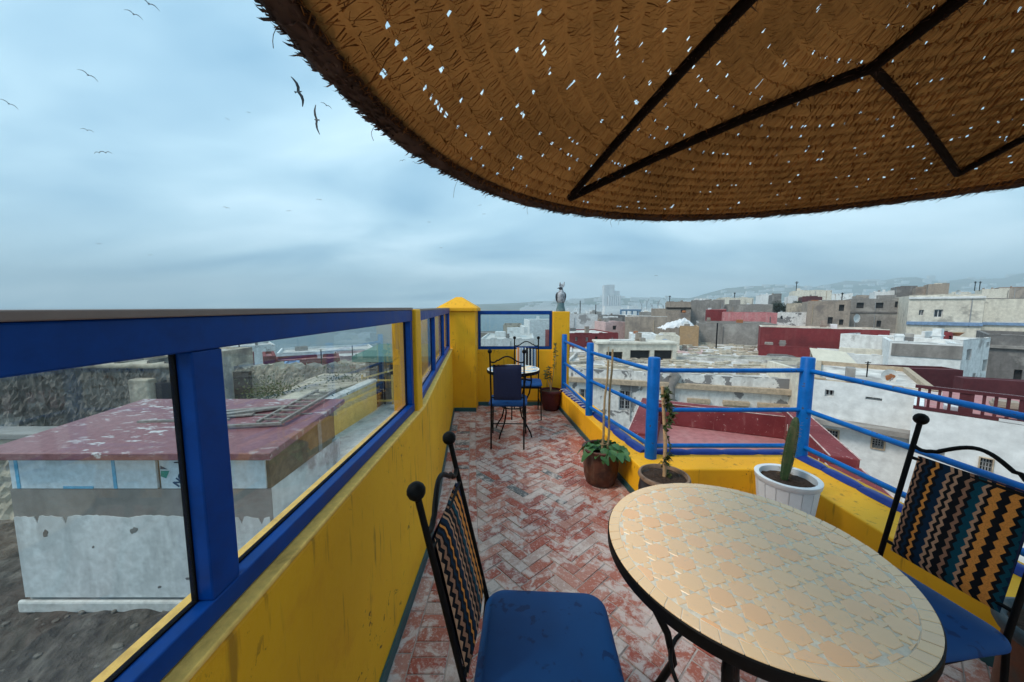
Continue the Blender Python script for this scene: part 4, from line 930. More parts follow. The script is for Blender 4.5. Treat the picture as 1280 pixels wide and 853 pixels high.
# hills
ridge = [(560, 381), (700, 377), (760, 371), (860, 373), (900, 365), (940, 358), (1000, 356), (1100, 353), (1200, 348), (1280, 346), (1500, 344), (2200, 346)]
def ridge_z(px, Y):
    for (a, ya), (b, yb) in zip(ridge[:-1], ridge[1:]):
        if a <= px <= b: y = ya + (yb - ya) * (px - a) / (b - a); return EYE + (384 - y) / FPX * Y
    return 0
hm = MB(); NXH, NYH = 170, 16; rh = random.Random(4); vs = []
for j in range(NYH + 1):
    f = j / NYH; Y = 1250 + 1500 * f
    for i in range(NXH + 1):
        px = 560 + (2200 - 560) * i / NXH; X = (px - 640) / FPX * Y
        prof = (3 * (f / 0.8) ** 2 - 2 * (f / 0.8) ** 3) if f < 0.8 else 1 - (f - 0.8) * 1.2
        nzv = math.sin(px * 0.031 + 7 * f) * 0.10 + math.sin(px * 0.083 + 3 * f) * 0.05 + math.sin(px * 0.21) * 0.02 + rh.uniform(-0.02, 0.02)
        vs.append((X, Y, G0 - 2 + (ridge_z(px, 2450) - G0) * max(0, prof) * (1 + nzv * (1 - abs(2 * f - 1) * 0.3))))
hm.add(vs, [(j * (NXH + 1) + i, j * (NXH + 1) + i + 1, (j + 1) * (NXH + 1) + i + 1, (j + 1) * (NXH + 1) + i) for j in range(NYH) for i in range(NXH)])
hills = struct(part('hills', hm, 'hill_scrub', smooth=180))
def hill_at(i, j): return hm.v[j * (NXH + 1) + i]
fh = MB()
for k in range(900):
    i, j = rh.randrange(10, 105), min(12, int(abs(rh.gauss(0, 5)))); p = hill_at(i, j); w, d_, h = rh.uniform(9, 30), rh.uniform(8, 16), rh.uniform(6, 16)
    x, y = p[0] + rh.uniform(-15, 15), p[1] + rh.uniform(-40, 40); fh.box(x - w, x + w, y, y + d_, p[2] - 25, p[2] + h)
for k in range(420):
    px = rh.uniform(700, 1290); Y = rh.uniform(170, 1100); X = (px - 640) / FPX * Y
    if X < 60 + Y * 0.10: continue
    w, d_, h = rh.uniform(4, 11), rh.uniform(6, 12), rh.uniform(5, 13) + (rh.random() < 0.15) * 6; fh.box(X - w, X + w, Y, Y + d_, G0, G0 + h)
fo_ = stuff(part('far_houses', fh, 'plaster_white_clean', fix=False)); tag(fo_, 'mass of tiny pale houses spread over the hazy plain and hillside', 'houses')
# ------------------------------------------------------------------ building helper
def plane_hit(px, py, P, yaw):
    a = ray(px, py); nx, ny = -math.sin(yaw), math.cos(yaw); t = (P[0] * nx + P[1] * ny) / (a.x * nx + a.y * ny)
    x, y, z = a.x * t, a.y * t, EYE + a.z * t
    return ((x - P[0]) * math.cos(yaw) + (y - P[1]) * math.sin(yaw), z)
def holed_wall(mb, w, z0, z1, holes, dep):
    xs = sorted({0.0, w, *[min(max(v, 0), w) for h in holes for v in (h[0], h[2])]}); zs = sorted({z0, z1, *[min(max(v, z0), z1) for h in holes for v in (h[1], h[3])]})
    for xa, xb in zip(xs[:-1], xs[1:]):
        for za, zb in zip(zs[:-1], zs[1:]):
            cx, cz_ = (xa + xb) / 2, (za + zb) / 2
            if any(h[0] < cx < h[2] and h[1] < cz_ < h[3] for h in holes): continue
            mb.add([(xa, 0, za), (xb, 0, za), (xb, 0, zb), (xa, 0, zb)], [(0, 1, 2, 3)])
    for a, b, c, d_ in holes:
        mb.add([(a, 0, b), (c, 0, b), (c, 0, d_), (a, 0, d_), (a, dep, b), (c, dep, b), (c, dep, d_), (a, dep, d_)], [(0, 4, 5, 1), (1, 5, 6, 2), (2, 6, 7, 3), (3, 7, 4, 0)])
def win_parts(t, a, b, c, d_, style, dep):
    """a,b,c,d_: opening in local x/z"""
    w, h = c - a, d_ - b
    if style == 'dark':
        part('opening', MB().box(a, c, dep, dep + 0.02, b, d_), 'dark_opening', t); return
    fr = MB(); k = 0.07 * min(w, h) + 0.03
    if style in ('stone', 'lintel'):
        q = 0.16 * w
        if style == 'stone': fr.box(a - q, a, -0.06, 0.05, b - q, d_ + q); fr.box(c, c + q, -0.06, 0.05, b - q, d_ + q); fr.box(a, c, -0.06, 0.05, b - q, b); fr.box(a, c, -0.06, 0.05, d_, d_ + q)
        else: fr.box(a - q, c + q, -0.22, 0.05, d_ + 0.02, d_ + 0.30); fr.box(a - q * 0.8, c + q * 0.8, -0.12, 0.05, d_ - 0.16, d_ + 0.018)
        f = part('window', fr, 'frame_stone', t, bevel=0.02)
    else:
        fr.box(a, c, dep - 0.12, dep - 0.04, b, b + k); fr.box(a, c, dep - 0.12, dep - 0.04, d_ - k, d_); fr.box(a, a + k, dep - 0.12, dep - 0.04, b + k, d_ - k); fr.box(c - k, c, dep - 0.12, dep - 0.04, b + k, d_ - k)
        fr.box((a + c) / 2 - k / 2, (a + c) / 2 + k / 2, dep - 0.11, dep - 0.05, b + k, d_ - k)
        f = part('window', fr, 'frame_pale', t)
    part('pane', MB().box(a, c, dep - 0.03, dep, b, d_), 'window_glass_dark', f)
    if style in ('bars', 'stone'):
        g = MB(); m_ = max(4, int(w / 0.16))
        for i in range(1, m_): x = a + w * i / m_; g.box(x - 0.012, x + 0.012, 0.06, 0.084, b, d_)
        for i in (1, 2, 3): z = b + h * i / 4; g.box(a, c, 0.05, 0.059, z - 0.012, z + 0.012)
        part('grille', g, 'steel_grey', f)
def bldg(label, x0, x1, ytop, Y, dep, m, yaw=0.0, wins=(), roof='roof_grey', par=0.5, base=G0, cat='building', name='building', bands=(), cap=None, group=None, ledges=(), clutter=True):
    if Y >= 22 and abs(yaw) < 0.16 and (x0 > 760 or x0 < 500): yaw += -0.8 * math.atan((x0 - 640) / FPX)   # the old town's streets fan out, houses face the terrace
    P3 = atY(x0, ytop, Y); P = (P3.x, P3.y); zt = P3.z; w = plane_hit(x1, ytop, P, yaw)[0]
    t = thing(name, label, cat, (P[0], P[1], base), yaw, group); H_ = zt - base
    hs = []
    for q in wins:
        a, z1 = plane_hit(q[0], q[1], P, yaw); c, z0 = plane_hit(q[2], q[3], P, yaw); hs.append((a, z0 - base, c, z1 - base))
    wd = 0.32; mb = MB(); holed_wall(mb, w, 0, H_, hs, wd)
    mb.add([(0, 0, 0), (w, 0, 0), (w, dep, 0), (0, dep, 0), (0, 0, H_), (w, 0, H_), (w, dep, H_), (0, dep, H_)], [(1, 2, 6, 5), (2, 3, 7, 6), (3, 0, 4, 7)])
    part('wall', mb, m, t, fix=False)
    pt = 0.22
    if par > 0:
        rim = MB(); i0 = [(pt, pt), (w - pt, pt), (w - pt, dep - pt), (pt, dep - pt)]; o0 = [(0, 0), (w, 0), (w, dep), (0, dep)]
        vs = [(x, y, H_) for x, y in o0] + [(x, y, H_ + 0.02) for x, y in i0] + [(x, y, H_ - par) for x, y in i0]
        rim.add(vs, [q for k in range(4) for q in ((k, (k + 1) % 4, 4 + (k + 1) % 4, 4 + k), (4 + k, 4 + (k + 1) % 4, 8 + (k + 1) % 4, 8 + k))])
        part('parapet', rim, cap or m, t, fix=False)
        part('roof', MB().add([(pt, pt, H_ - par), (w - pt, pt, H_ - par), (w - pt, dep - pt, H_ - par), (pt, dep - pt, H_ - par)], [(0, 1, 2, 3)]), roof, t, fix=False)
    else:
        part('roof', MB().box(-0.12, w + 0.12, -0.12, dep, H_ + 0.002, H_ + 0.16), roof, t)
    for h, q in zip(hs, wins): win_parts(t, *h, q[4] if len(q) > 4 else 'dark', wd)
    for yb, hh, pr, mm in ledges:                        # cornices: photo row at x0, height, projection
        z = plane_hit(x0, yb, P, yaw)[1] - base; part('cornice', MB().box(-0.03, w + 0.03, -pr, 0.02, z - hh, z), mm, t, bevel=0.02)
    rd = random.Random(int(x0 * 7 + ytop * 13)); S = Y / 50
    if clutter and w > 1.5:
        cp_ = MB(); x = 0.0
        while x < w - 0.2:
            l_ = rd.uniform(0.3, 1.4) * max(0.5, S); h2 = rd.uniform(0, 0.13) * max(0.6, S)
            if h2 > 0.03 * max(0.6, S): cp_.box(x, min(w, x + l_), 0.004, 0.2, H_ + 0.021, H_ + 0.021 + h2)
            x += l_
        if cp_.f: stuff(part('coping', cp_, cap or m, t, fix=False))
        for k in range(rd.randrange(1, 4)):
            bx, by = rd.uniform(0.3, max(0.4, w - 1.6)), rd.uniform(0.6, max(0.7, dep - 1.6)); zb = H_ - par + 0.004 if par > 0 else H_ + 0.17; kind_ = rd.choice(('stair_head', 'chimney', 'roof_crate', 'low_wall', 'chimney'))
            if kind_ == 'stair_head' and w > 4 and S > 0.7: part('stair_head', MB().box(bx, bx + rd.uniform(1.2, 2.4), by, by + 1.6, zb, zb + rd.uniform(0.8, 1.5) * max(0.6, min(1.2, S))).box(bx - 0.06, bx + 0.4, by - 0.02, by - 0.001, zb, zb + 0.5), m, t, fix=False)
            elif kind_ == 'low_wall': part('low_wall', MB().box(bx, min(w - 0.3, bx + rd.uniform(1.5, 4)), by, by + 0.2, zb, zb + par + rd.uniform(0.1, 0.45)), rd.choice(('plaster_white', 'concrete_grey', 'plaster_cream')), t, bevel=0.02)
            elif kind_ == 'chimney': part('chimney', MB().box(bx, bx + 0.45, by, by + 0.45, zb, zb + par + rd.uniform(0.3, 0.8)).box(bx - 0.05, bx + 0.5, by - 0.05, by + 0.5, zb + par + 0.18, zb + par + 0.27), rd.choice(('plaster_white_clean', 'concrete_tan', 'concrete_grey')), t)
            else: part('roof_crate', MB().box(bx, bx + rd.uniform(0.5, 1.0) * max(0.4, min(1, S)), by, by + 0.6, zb, zb + par + rd.uniform(0.1, 0.4)), rd.choice(('plank', 'rust', 'tarp_white', 'concrete_grey', 'concrete_dark')), t, bevel=0.03)
        for k in range(int(w / 5)):
            px_ = rd.uniform(0.2, w - 0.2); part('drain_pipe', MB().tube([(px_, -0.05, H_ - rd.uniform(0.2, 0.6)), (px_ + rd.uniform(-0.1, 0.1), -0.05, H_ - rd.uniform(2.5, 6))], 0.03 + 0.02 * S, 6), rd.choice(('steel_grey', 'frame_stone', 'concrete_dark')), t)
    t['_w'] = w; t['_h'] = H_
    return t
D = math.radians
# ---- the maroon roof next door
NU = Vector((0.43, 0.903)); BL, BR = Vector((3.45, 9.05)), Vector((6.55, 7.70))
nb_ = thing('neighbour_roof', 'pink roof terrace with thick maroon parapets just below the railing', 'roof terrace', (3.4, 5.0, G0))
poly = [(1.24, 2.86), (2.46, 2.86), (2.46, 1.2), (3.40, 1.15), (BR.x, BR.y), (BL.x, BL.y), (1.10, 4.25)]
part('roof', MB().prism(poly, G0, -1.50), 'roof_pink', nb_, world=True)
def para(a, b, th, h0, h1, name='parapet', z0=-1.499, m='paint_maroon_worn'):
    a, b = Vector(a), Vector(b); t = (b - a).normalized(); s_ = Vector((-t.y, t.x)) * th
    P_ = [a, b, b + s_, a + s_]; part(name, MB().prism([tuple(p) for p in P_], z0, [h0, h1, h1, h0]), m, nb_, world=True, bevel=0.02)
    if name == 'parapet':
        e_ = Vector((-t.y, t.x)) * (0.03 if th > 0 else -0.03) * 0 + a; part('worn_edge', MB().bar((a.x, a.y, h0 - 0.004), (b.x, b.y, h1 - 0.004), 0.018, 0.014), 'chalk_edge', nb_, world=True); q_ = s_; part('worn_edge', MB().bar((a.x + q_.x, a.y + q_.y, h0 - 0.004), (b.x + q_.x, b.y + q_.y, h1 - 0.004), 0.018, 0.014), 'chalk_edge', nb_, world=True)
inn = Vector((BR.x - BL.x, BR.y - BL.y)).normalized()
para(BR, BL, 0.30, -0.98, -0.95); para(BR - inn * 0.02 - NU * 0.02, BL + NU * -0.02, -0.10, -1.33, -1.30, 'plinth')
f0 = Vector((1.10, 4.25)); dl = (BL - f0)
para(f0, f0 + dl * 0.50, -0.34, -1.12, -1.02); para(f0 + dl * 0.505, BL, -0.34, -0.98, -0.94)
para(f0 + Vector((0.36, -0.1)), f0 + dl * 0.98 + Vector((0.34, -0.1)), -0.14, -1.30, -1.28, 'plinth')
g0 = Vector((3.40, 1.15)); dr = BR - g0
para(g0, g0 + dr * 0.60, 0.42, -0.98, -0.98); para(g0 + dr * 0.603, BR, 0.36, -0.86, -0.84)
para(g0 - Vector((0.44, -0.2)), g0 + dr * 0.60 - Vector((0.44, -0.2)), 0.12, -1.22, -1.22, 'plinth'); 
for k in range(10):
    f = (k + 0.5) / 10; q = g0 + dr * (0.08 + 0.84 * f); part('lime_run', MB().box(-0.012, 0.012, -0.004, 0.004, -0.14, 0.0), 'roof_white', nb_, loc=(q.x - 3.4 - 0.41, q.y - 5.0 + 0.18, -0.99 - G0), rot=(0, 0, R(64)))
# a yellow pipe lying on the parapet
part('yellow_pipe', MB().tube([(3.25, 2.62, -0.60), (3.9, 2.60, -0.60)], 0.02, 8), 'yellow_pale', nb_, world=True, smooth=60)
# ---- old white house with peeling front
YW = D(-17)
w1 = bldg('long old white house with peeling plaster, stone ledge and barred windows', 700, 1060, 460, 25.5, 9, 'plaster_peeling', YW,
          [(774, 488, 788, 514, 'bars'), (862, 503, 882, 530, 'lintel'), (907, 506, 930, 535, 'lintel'), (951, 509, 979, 540, 'lintel'), (724, 486, 737, 508, 'bars')], 'roof_white', 0.25, cap='roof_white', ledges=((470, 0.35, 0.30, 'frame_stone'),))
wl = plane_hit(838, 475, (w1.location.x, w1.location.y), YW); z_ = wl[1] - G0
part('downpipe', MB().tube([(wl[0], -0.16, z_ + 0.5), (wl[0] + 0.3, -0.18, z_ + 0.3), (wl[0] + 0.05, -0.16, z_ - 0.4), (wl[0], -0.16, z_ - 5)], [0.28, 0.35, 0.26, 0.24], 8), 'concrete_grey', w1, smooth=60)
w1b = bldg('wide flat lime washed roof behind the old white house', 712, 1035, 441, 36, 16, 'plaster_cream', YW * 0.6, (), 'roof_white', 0.15, cap='roof_white')
# roof bay shed
sh_ = bldg('low cream rooftop shed with open bays and stained walls', 748, 846, 430, 31, 2.6, 'plaster_cream', D(-3), [(758, 440, 778, 458), (788, 438, 812, 457), (818, 438, 840, 457)], 'plaster_cream', 0.0, base=-4.6, cat='shed', name='rooftop_shed')
# ---- right-hand white houses
YC = D(-42)
wc = bldg('white house with two small square windows and stone framed lower windows', 1016, 1180, 474, 14.6, 7, 'plaster_white_clean', YC,
          [(1031.5, 487, 1042, 497, 'frame'), (1082, 496, 1102.5, 502, 'frame'), (1034, 537, 1046, 556, 'stone'), (1091, 548, 1104, 562, 'stone')], 'roof_white', 0.2, cap='frame_stone', ledges=((519, 0.22, 0.55, 'concrete_grey'),))
wr = bldg('smooth white house carrying the small terrace with maroon balusters', 1141, 1420, 512, 10.6, 5.5, 'plaster_white_clean', D(-50), [(1226, 572, 1238, 596, 'stone'), (1173, 561, 1180, 575, 'frame')], 'roof_pink', 0.06, cap='plaster_white_clean')
h_ = wr['_h']; bal = thing('baluster_fence', 'maroon baluster railing along the white terrace edge', 'railing', (wr.location.x, wr.location.y, G0 + h_ + 0.02), D(-50))
part('bottom_rail', MB().box(0.0, 5.2, 0.05, 0.17, 0.002, 0.09), 'paint_maroon_dark', bal); part('top_rail', MB().box(0.0, 2.9, 0.04, 0.18, 0.66, 0.75), 'paint_maroon_dark', bal)
for k in range(15):
    x = 0.06 + k * 0.2; part('baluster', MB().box(x, x + (0.20 if k % 5 == 4 else 0.06), 0.07, 0.15, 0.091, 0.659), 'paint_maroon_dark', bal)
def on(b, x, y, z): c, s_ = math.cos(b.rotation_euler.z), math.sin(b.rotation_euler.z); return (b.location.x + c * x - s_ * y, b.location.y + s_ * x + c * y, b.location.z + z)
rz = h_ - 0.05
bd = thing('cloth_bundle', 'bright blue plastic bundle on the pink terrace floor', 'bundle', on(wr, 4.1, 1.9, rz), D(-50)); part('bundle', blob([(0, 0, 0, 0.25, 0.2), (0.03, 0, 0.08, 0.33, 0.24), (0.02, 0, 0.18, 0.28, 0.2), (0, 0, 0.25, 0.1, 0.08)], 14), 'cloth_blue', bd, smooth=80); part('knot', MB().ball((0.33, 0, 0.12), 0.08, 8), 'tarp_white', bd, smooth=180)
st_ = thing('black_stand', 'black post with a square head on the pink terrace', 'post', on(wr, 4.9, 1.4, rz)); part('pole', MB().tube([(0, 0, 0), (0.02, 0, 0.3), (0, 0, 0.62)], 0.05, 8), 'gasket', st_, smooth=60); part('head', MB().box(-0.16, 0.16, -0.1, 0.1, 0.6, 0.85), 'gasket', st_, bevel=0.02)
ch_ = thing('garden_chair', 'dark folded chair leaning behind the maroon balusters', 'chair', on(wr, 3.2, 1.2, rz), D(20)); part('seat', MB().box(-0.25, 0.25, -0.2, 0.2, 0.33, 0.38), 'gasket', ch_); part('backrest', MB().prism([(-0.25, 0.2), (0.25, 0.2), (0.25, 0.25), (-0.25, 0.25)], 0.38, 0.8), 'print_blue', ch_)
for sx in (-0.22, 0.22):
    for sy in (-0.17, 0.17): part('leg', MB().tube([(sx, sy, 0), (sx, sy, 0.33)], 0.02, 6), 'gasket', ch_)
fl_ = thing('vent_flue', 'white roof flue with a maroon foot beside the terrace wall', 'flue', on(wr, 5.35, 1.1, rz)); part('foot', MB().lathe([(0.14, 0), (0.14, 0.3)], 12), 'paint_maroon_dark', fl_); part('flue', MB().lathe([(0.13, 0.301), (0.13, 0.8), (0.11, 0.9), (0.05, 0.95)], 14), 'plaster_white_clean', fl_, smooth=60)
for k, (x, mm) in enumerate(((2.1, 'cloth_blue'), (2.5, 'print_teal'))):
    bx = thing('washing_tub', ('blue' if k == 0 else 'teal') + ' plastic tub behind the maroon balusters', 'tub', on(wr, x, 0.7, rz)); part('tub', MB().lathe([(0.15, 0), (0.2, 0.25)], 14), mm, bx, smooth=50); part('rim', MB().lathe([(0.2, 0.2501), (0.22, 0.255), (0.22, 0.28), (0.19, 0.28)], 14), mm, bx, smooth=60)
bldg('dark maroon parapet block behind the baluster terrace', 1085, 1205, 459, 19, 1.2, 'paint_maroon_dark', D(-14), (), 'paint_maroon_dark', 0.1, name='parapet_block', cat='wall', clutter=False)
bldg('long dark maroon wall closing the pink terrace at its rear', 1205, 1420, 473, 15.5, 0.6, 'paint_maroon_dark', D(-24), (), 'paint_maroon_dark', 0.05, clutter=False, name='parapet_block', cat='wall')
# ---- mid-distance town, right
wg = bldg('white house with a grey cement panel beneath its roof edge', 1113, 1204, 427, 25, 8, 'plaster_white_clean', D(-4), (), 'roof_lime', 0.2, ledges=())
gp = bpy.data.objects[-1] if False else None
wp = bldg('narrow white house end with slit windows', 1204.5, 1238, 426, 24.6, 7, 'plaster_white', D(22), [(1209, 437, 1213, 450), (1229, 450, 1233, 464), (1216, 467, 1219, 474), (1233.5, 428, 1236, 434)], 'roof_lime', 0.2)
pa_ = plane_hit(1115, 429, (wg.location.x, wg.location.y), wg.rotation_euler.z); pb_ = plane_hit(1202, 450, (wg.location.x, wg.location.y), wg.rotation_euler.z)
part('cement_panel', MB().box(pa_[0], pb_[0], -0.06, -0.001, pb_[1] - G0, pa_[1] - G0), 'concrete_grey', wg, bevel=0.02)
bldg('stained grey concrete house at the edge of the town view', 1236, 1420, 419, 29, 9, 'concrete_dark', D(-6), [(1268, 462, 1276, 480)], 'roof_grey', 0.3, ledges=((431, 0.25, 0.25, 'concrete_grey'),))
bldg('long maroon painted wall block on the roofs', 951, 1113, 409, 36, 5, 'paint_maroon', D(-5), (), 'roof_pink', 0.4, cap='plaster_cream')
bldg('low maroon step wall in front of the maroon block', 949, 1022, 432, 34, 0.9, 'paint_maroon', D(-5), (), 'roof_pink', 0.05, name='step_wall', cat='wall')
bldg('white stepped wall below the maroon block', 1018, 1112, 440, 30, 4, 'plaster_white_clean', D(-6), (), 'roof_white', 0.2)
bldg('cream two storey house with blue trim and framed windows', 1137, 1232, 370, 50, 12, 'plaster_cream', D(-2), [(1149, 387.5, 1154.5, 394.5, 'frame'), (1168, 387, 1178, 397, 'frame')], 'roof_white', 0.3, ledges=((371.5, 0.3, 0.2, 'plaster_white_clean'), (402, 0.45, 0.25, 'trim_blue')))
bldg('pale house with damp stains beside the blue trimmed house', 1232, 1420, 374, 51, 10, 'plaster_cream', D(-2), (), 'concrete_dark', 0.3, ledges=((403, 0.4, 0.25, 'trim_blue'),), cap='concrete_dark')
tag(part('blue_trim', MB().box(-0.35, 0.35, -0.08, 0, -10, 0).box(-0.37, 0.37, -0.10, -0.081, -0.4, 0.0), 'trim_blue', loc=atY(1221.5, 374, 49.6)), 'pale blue painted corner strip on the cream house', 'wall strip')
bldg('grey unfinished block with three dark window holes in its upper storey', 1063, 1138, 374, 60, 12, 'concrete_grey', D(-3), [(1071, 378.5, 1079.5, 385.5), (1094, 378.5, 1104, 385.5), (1119, 377, 1130, 384.5), (1096, 401, 1101, 409), (1121, 401, 1128, 409)], 'roof_grey', 0.3, ledges=((389.5, 0.3, 0.12, 'concrete_dark'),))
bldg('brownish house with small dark windows beside the unfinished block', 1010, 1064, 377, 58, 10, 'concrete_tan', D(-3), [(1049, 381, 1055, 389), (1035, 396.5, 1040.5, 405), (1049, 399.5, 1054, 406.5)], 'roof_grey', 0.3)
bldg('white washed low house with a broken corner', 972, 1011, 391, 61, 8, 'plaster_peeling', D(-8), [(976, 395, 978, 399)], 'roof_grey', 0.3)
bldg('long flat greyish house row with a low parapet', 984, 1040, 380, 72, 7, 'masonry_beige', D(-6), (), 'roof_grey', 0.4)
bldg('grey stained wall house behind the lime roof', 872, 972, 404, 47, 9, 'concrete_grey', D(-4), (), 'roof_grey', 0.4)
bldg('ruined ochre wall with flaking plaster', 850, 874, 408, 44, 4, 'ochre_wall', D(-4), (), 'roof_grey', 0.2)
bldg('pink painted wall with one small window', 904, 972, 391, 55, 8, 'paint_pink', D(-4), [(932, 402, 937, 407.5)], 'roof_grey', 0.3)
bldg('strong red pink wall beside the pink house', 883, 908, 387.5, 60, 4, 'paint_maroon', D(-4), (), 'roof_grey', 0.3, cap='paint_pink')
bldg('long concrete building with a pale coping', 782, 834, 396, 52, 9, 'concrete_tan', D(-3), (), 'roof_grey', 0.3, cap='roof_white')
bldg('small pale pink house with a square dark window', 757, 784, 403, 57, 6, 'paint_pink_pale', D(6), [(766, 407.5, 770.5, 412.5)], 'roof_white', 0.2)
bldg('dull grey house next to the white cube house', 744, 778, 398, 70, 9, 'concrete_grey', D(-3), (), 'roof_white', 0.3)
bldg('white cube house with a dark coping line', 711, 747, 393.5, 62, 10, 'plaster_white', D(2), (), 'roof_white', 0.3)
bldg('dark red house with three tiny windows and white roof sheets', 700, 773, 417.5, 41, 8, 'paint_maroon', D(7), [(719, 421.5, 722, 426.5, 'frame'), (732, 422, 735.5, 427, 'frame'), (744, 421, 747, 426)], 'roof_white', 0.12)
bldg('low white wall house by the bay shed', 789, 821, 418, 40, 4, 'plaster_white_clean', D(0), (), 'roof_white', 0.2)
wm = bldg('low cream wall with a small blue arch painting', 820, 850, 420, 39, 3, 'plaster_cream', D(0), (), 'roof_white', 0.2)
ar = MB(); pts = [(0.45 * math.cos(math.pi * k / 12), 0.42 * math.sin(math.pi * k / 12)) for k in range(13)]
ar.add([(x, -0.012, z) for x, z in pts] + [(x, -0.004, z) for x, z in pts], [tuple(range(13)), tuple(reversed(range(13, 26)))] + [(k, (k + 1) % 13, 13 + (k + 1) % 13, 13 + k) for k in range(13)])
q_ = plane_hit(830, 428, (wm.location.x, wm.location.y), 0); part('painted_arch', ar, 'trim_blue', wm, loc=(q_[0], 0, q_[1] - G0))
bldg('pinkish broken terrace block with slatted side', 847, 880, 440, 37, 4, 'paint_pink_pale', D(-6), (), 'roof_grey', 0.5)
bldg('brown tower house with a dark ledge line', 833, 864, 378, 76, 8, 'concrete_tan', D(-3), [(851, 387, 857, 391)], 'roof_grey', 0.2, ledges=((384.5, 0.25, 0.2, 'gasket'),))
bldg('flat grey building behind the red wall', 864, 906, 376, 82, 9, 'concrete_grey', D(-5), (), 'roof_grey', 0.3)
fs_ = bldg('far cream house with a blue shop sign', 898, 942, 373, 105, 12, 'plaster_cream', D(-3), (), 'roof_white', 0.4)
q_ = plane_hit(911, 381, (fs_.location.x, fs_.location.y), D(-3)); part('sign_board', MB().box(0, 2.4, -0.12, -0.01, 0, 0.95).box(0.1, 2.3, -0.13, -0.121, 0.2, 0.3), 'cloth_blue', fs_, loc=(q_[0], 0, q_[1] - G0))
bldg('long grey wall house with an outside stair', 906, 966, 381.5, 84, 9, 'concrete_grey', D(-4), (), 'roof_grey', 0.4)
bldg('white far house with flat roof on the ridge', 951, 966, 369, 140, 14, 'plaster_white_clean', D(0), (), 'roof_white', 0.4)
bldg('dark grey square tower house', 966, 977, 368.5, 125, 10, 'concrete_dark', D(0), (), 'roof_grey', 0.3)
bldg('cluster house pale beige with stepped roofs', 991, 1040, 364, 150, 16, 'plaster_cream', D(-3), (), 'roof_white', 0.4)
bldg('small white house before the beige cluster', 985, 997, 371, 128, 8, 'plaster_white_clean', D(0), (), 'roof_white', 0.4)
bldg('maroon roofed house below the beige cluster', 1003, 1028, 371.5, 115, 8, 'paint_maroon_dark', D(0), (), 'roof_grey', 0.4)
bldg('white block on the skyline above the unfinished block', 1094, 1121, 365, 92, 9, 'plaster_white_clean', D(-2), (), 'roof_white', 0.3)
bldg('dark concrete block on the skyline', 1121, 1147, 358.5, 88, 10, 'concrete_dark', D(-3), (), 'roof_grey', 0.3)
bldg('rusty brown house on the skyline', 1145, 1165, 360, 83, 8, 'concrete_tan', D(-3), (), 'roof_grey', 0.3)
bldg('tan stair tower on the skyline', 1161, 1187, 355.5, 80, 6, 'concrete_tan', D(-2), (), 'concrete_dark', 0.2, cap='concrete_dark')
bldg('pale far house with damp marks on the skyline', 1228, 1262, 362, 118, 12, 'plaster_cream', D(-3), (), 'roof_white', 0.4)
bldg('brown tiled far roof behind the pale house', 1250, 1420, 360, 150, 14, 'concrete_tan', D(-3), (), 'rust', 0.0)
for k, (x0, x1, yt, Y, m_) in enumerate(((1190, 1214, 366, 190, 'plaster_cream'), (1040, 1066, 368, 210, 'plaster_white'), (1070, 1094, 370, 165, 'concrete_tan'), (1212, 1232, 368, 160, 'concrete_grey'), (868, 886, 374, 260, 'plaster_white'), (742, 752, 390, 220, 'concrete_grey'), (800, 826, 391, 130, 'concrete_grey'), (757, 790, 395, 95, 'concrete_dark'))):
    lb = ('pale hazy house between the two skyline houses', 'pale house rising behind the brownish house', 'tan house peeping over the unfinished block roof', 'grey hazy house beside the pale skyline house', 'white hazy house behind the flat grey building', 'small grey hazy house by the white cube house', 'hazy grey house before the blue gantry', 'dark low house under the blue gantry')[k]
    bldg(lb, x0, x1, yt, Y, 14, m_, D(-3), (), 'roof_grey', 0.4)
# tarpaulins
tp = MB(); vs = []; NT = 14
for j in range(NT + 1):
    for i in range(NT + 1):
        u, v = i / NT, j / NT; vs.append((u * 4.4, v * 3.5, -0.9 + 1.0 * (math.sin(math.pi * u) * math.sin(math.pi * min(1, v * 1.3 + 0.05))) ** 0.6 + 0.7 * math.exp(-((u - 0.75) ** 2 + (v - 0.6) ** 2) * 22) + rs.uniform(-0.16, 0.16)))
tp.add(vs, [(j * (NT + 1) + i, j * (NT + 1) + i + 1, (j + 1) * (NT + 1) + i + 1, (j + 1) * (NT + 1) + i) for j in range(NT) for i in range(NT)])
tt = thing('tarpaulin', 'crumpled white tarpaulin heaped on the roofs beside the ochre wall', 'tarpaulin', atY(833, 403, 45)); part('sheet', tp, 'tarp_white', tt); part('ballast_stone', MB().ball((2.4, 0.4, 1.35), 0.25, 8, 1.2, 1, 0.7), 'rust', tt)
aw = thing('sheet_awning', 'tilted cream sheet awning on the roof before the maroon block', 'awning', atY(1022, 462, 20), D(-8))
part('sheet', MB().add([(0, 0, 0), (2.45, 0, -0.12), (2.3, 1.3, 0.85), (0.45, 1.5, 1.05), (0, 0, 0.05), (2.45, 0, -0.07), (2.3, 1.3, 0.9), (0.45, 1.5, 1.1)], [(0, 3, 2, 1), (4, 5, 6, 7), (0, 1, 5, 4), (1, 2, 6, 5), (2, 3, 7, 6), (3, 0, 4, 7)]), 'tarp_cream', aw)
for x, y, h in ((0.1, 0.1, 0.0), (2.3, 0.1, -0.12), (2.2, 1.2, 0.8), (0.5, 1.4, 1.0)): part('prop', MB().box(x - 0.04, x + 0.04, y - 0.04, y + 0.04, -2.5, h), 'plank', aw)
aw2 = bldg('low rubble roof house under the cream awning', 1016, 1150, 468, 19.2, 5, 'plaster_cream', D(-12), (), 'roof_grey', 0.2, name='building')
rbl = MB(); rq = random.Random(31)
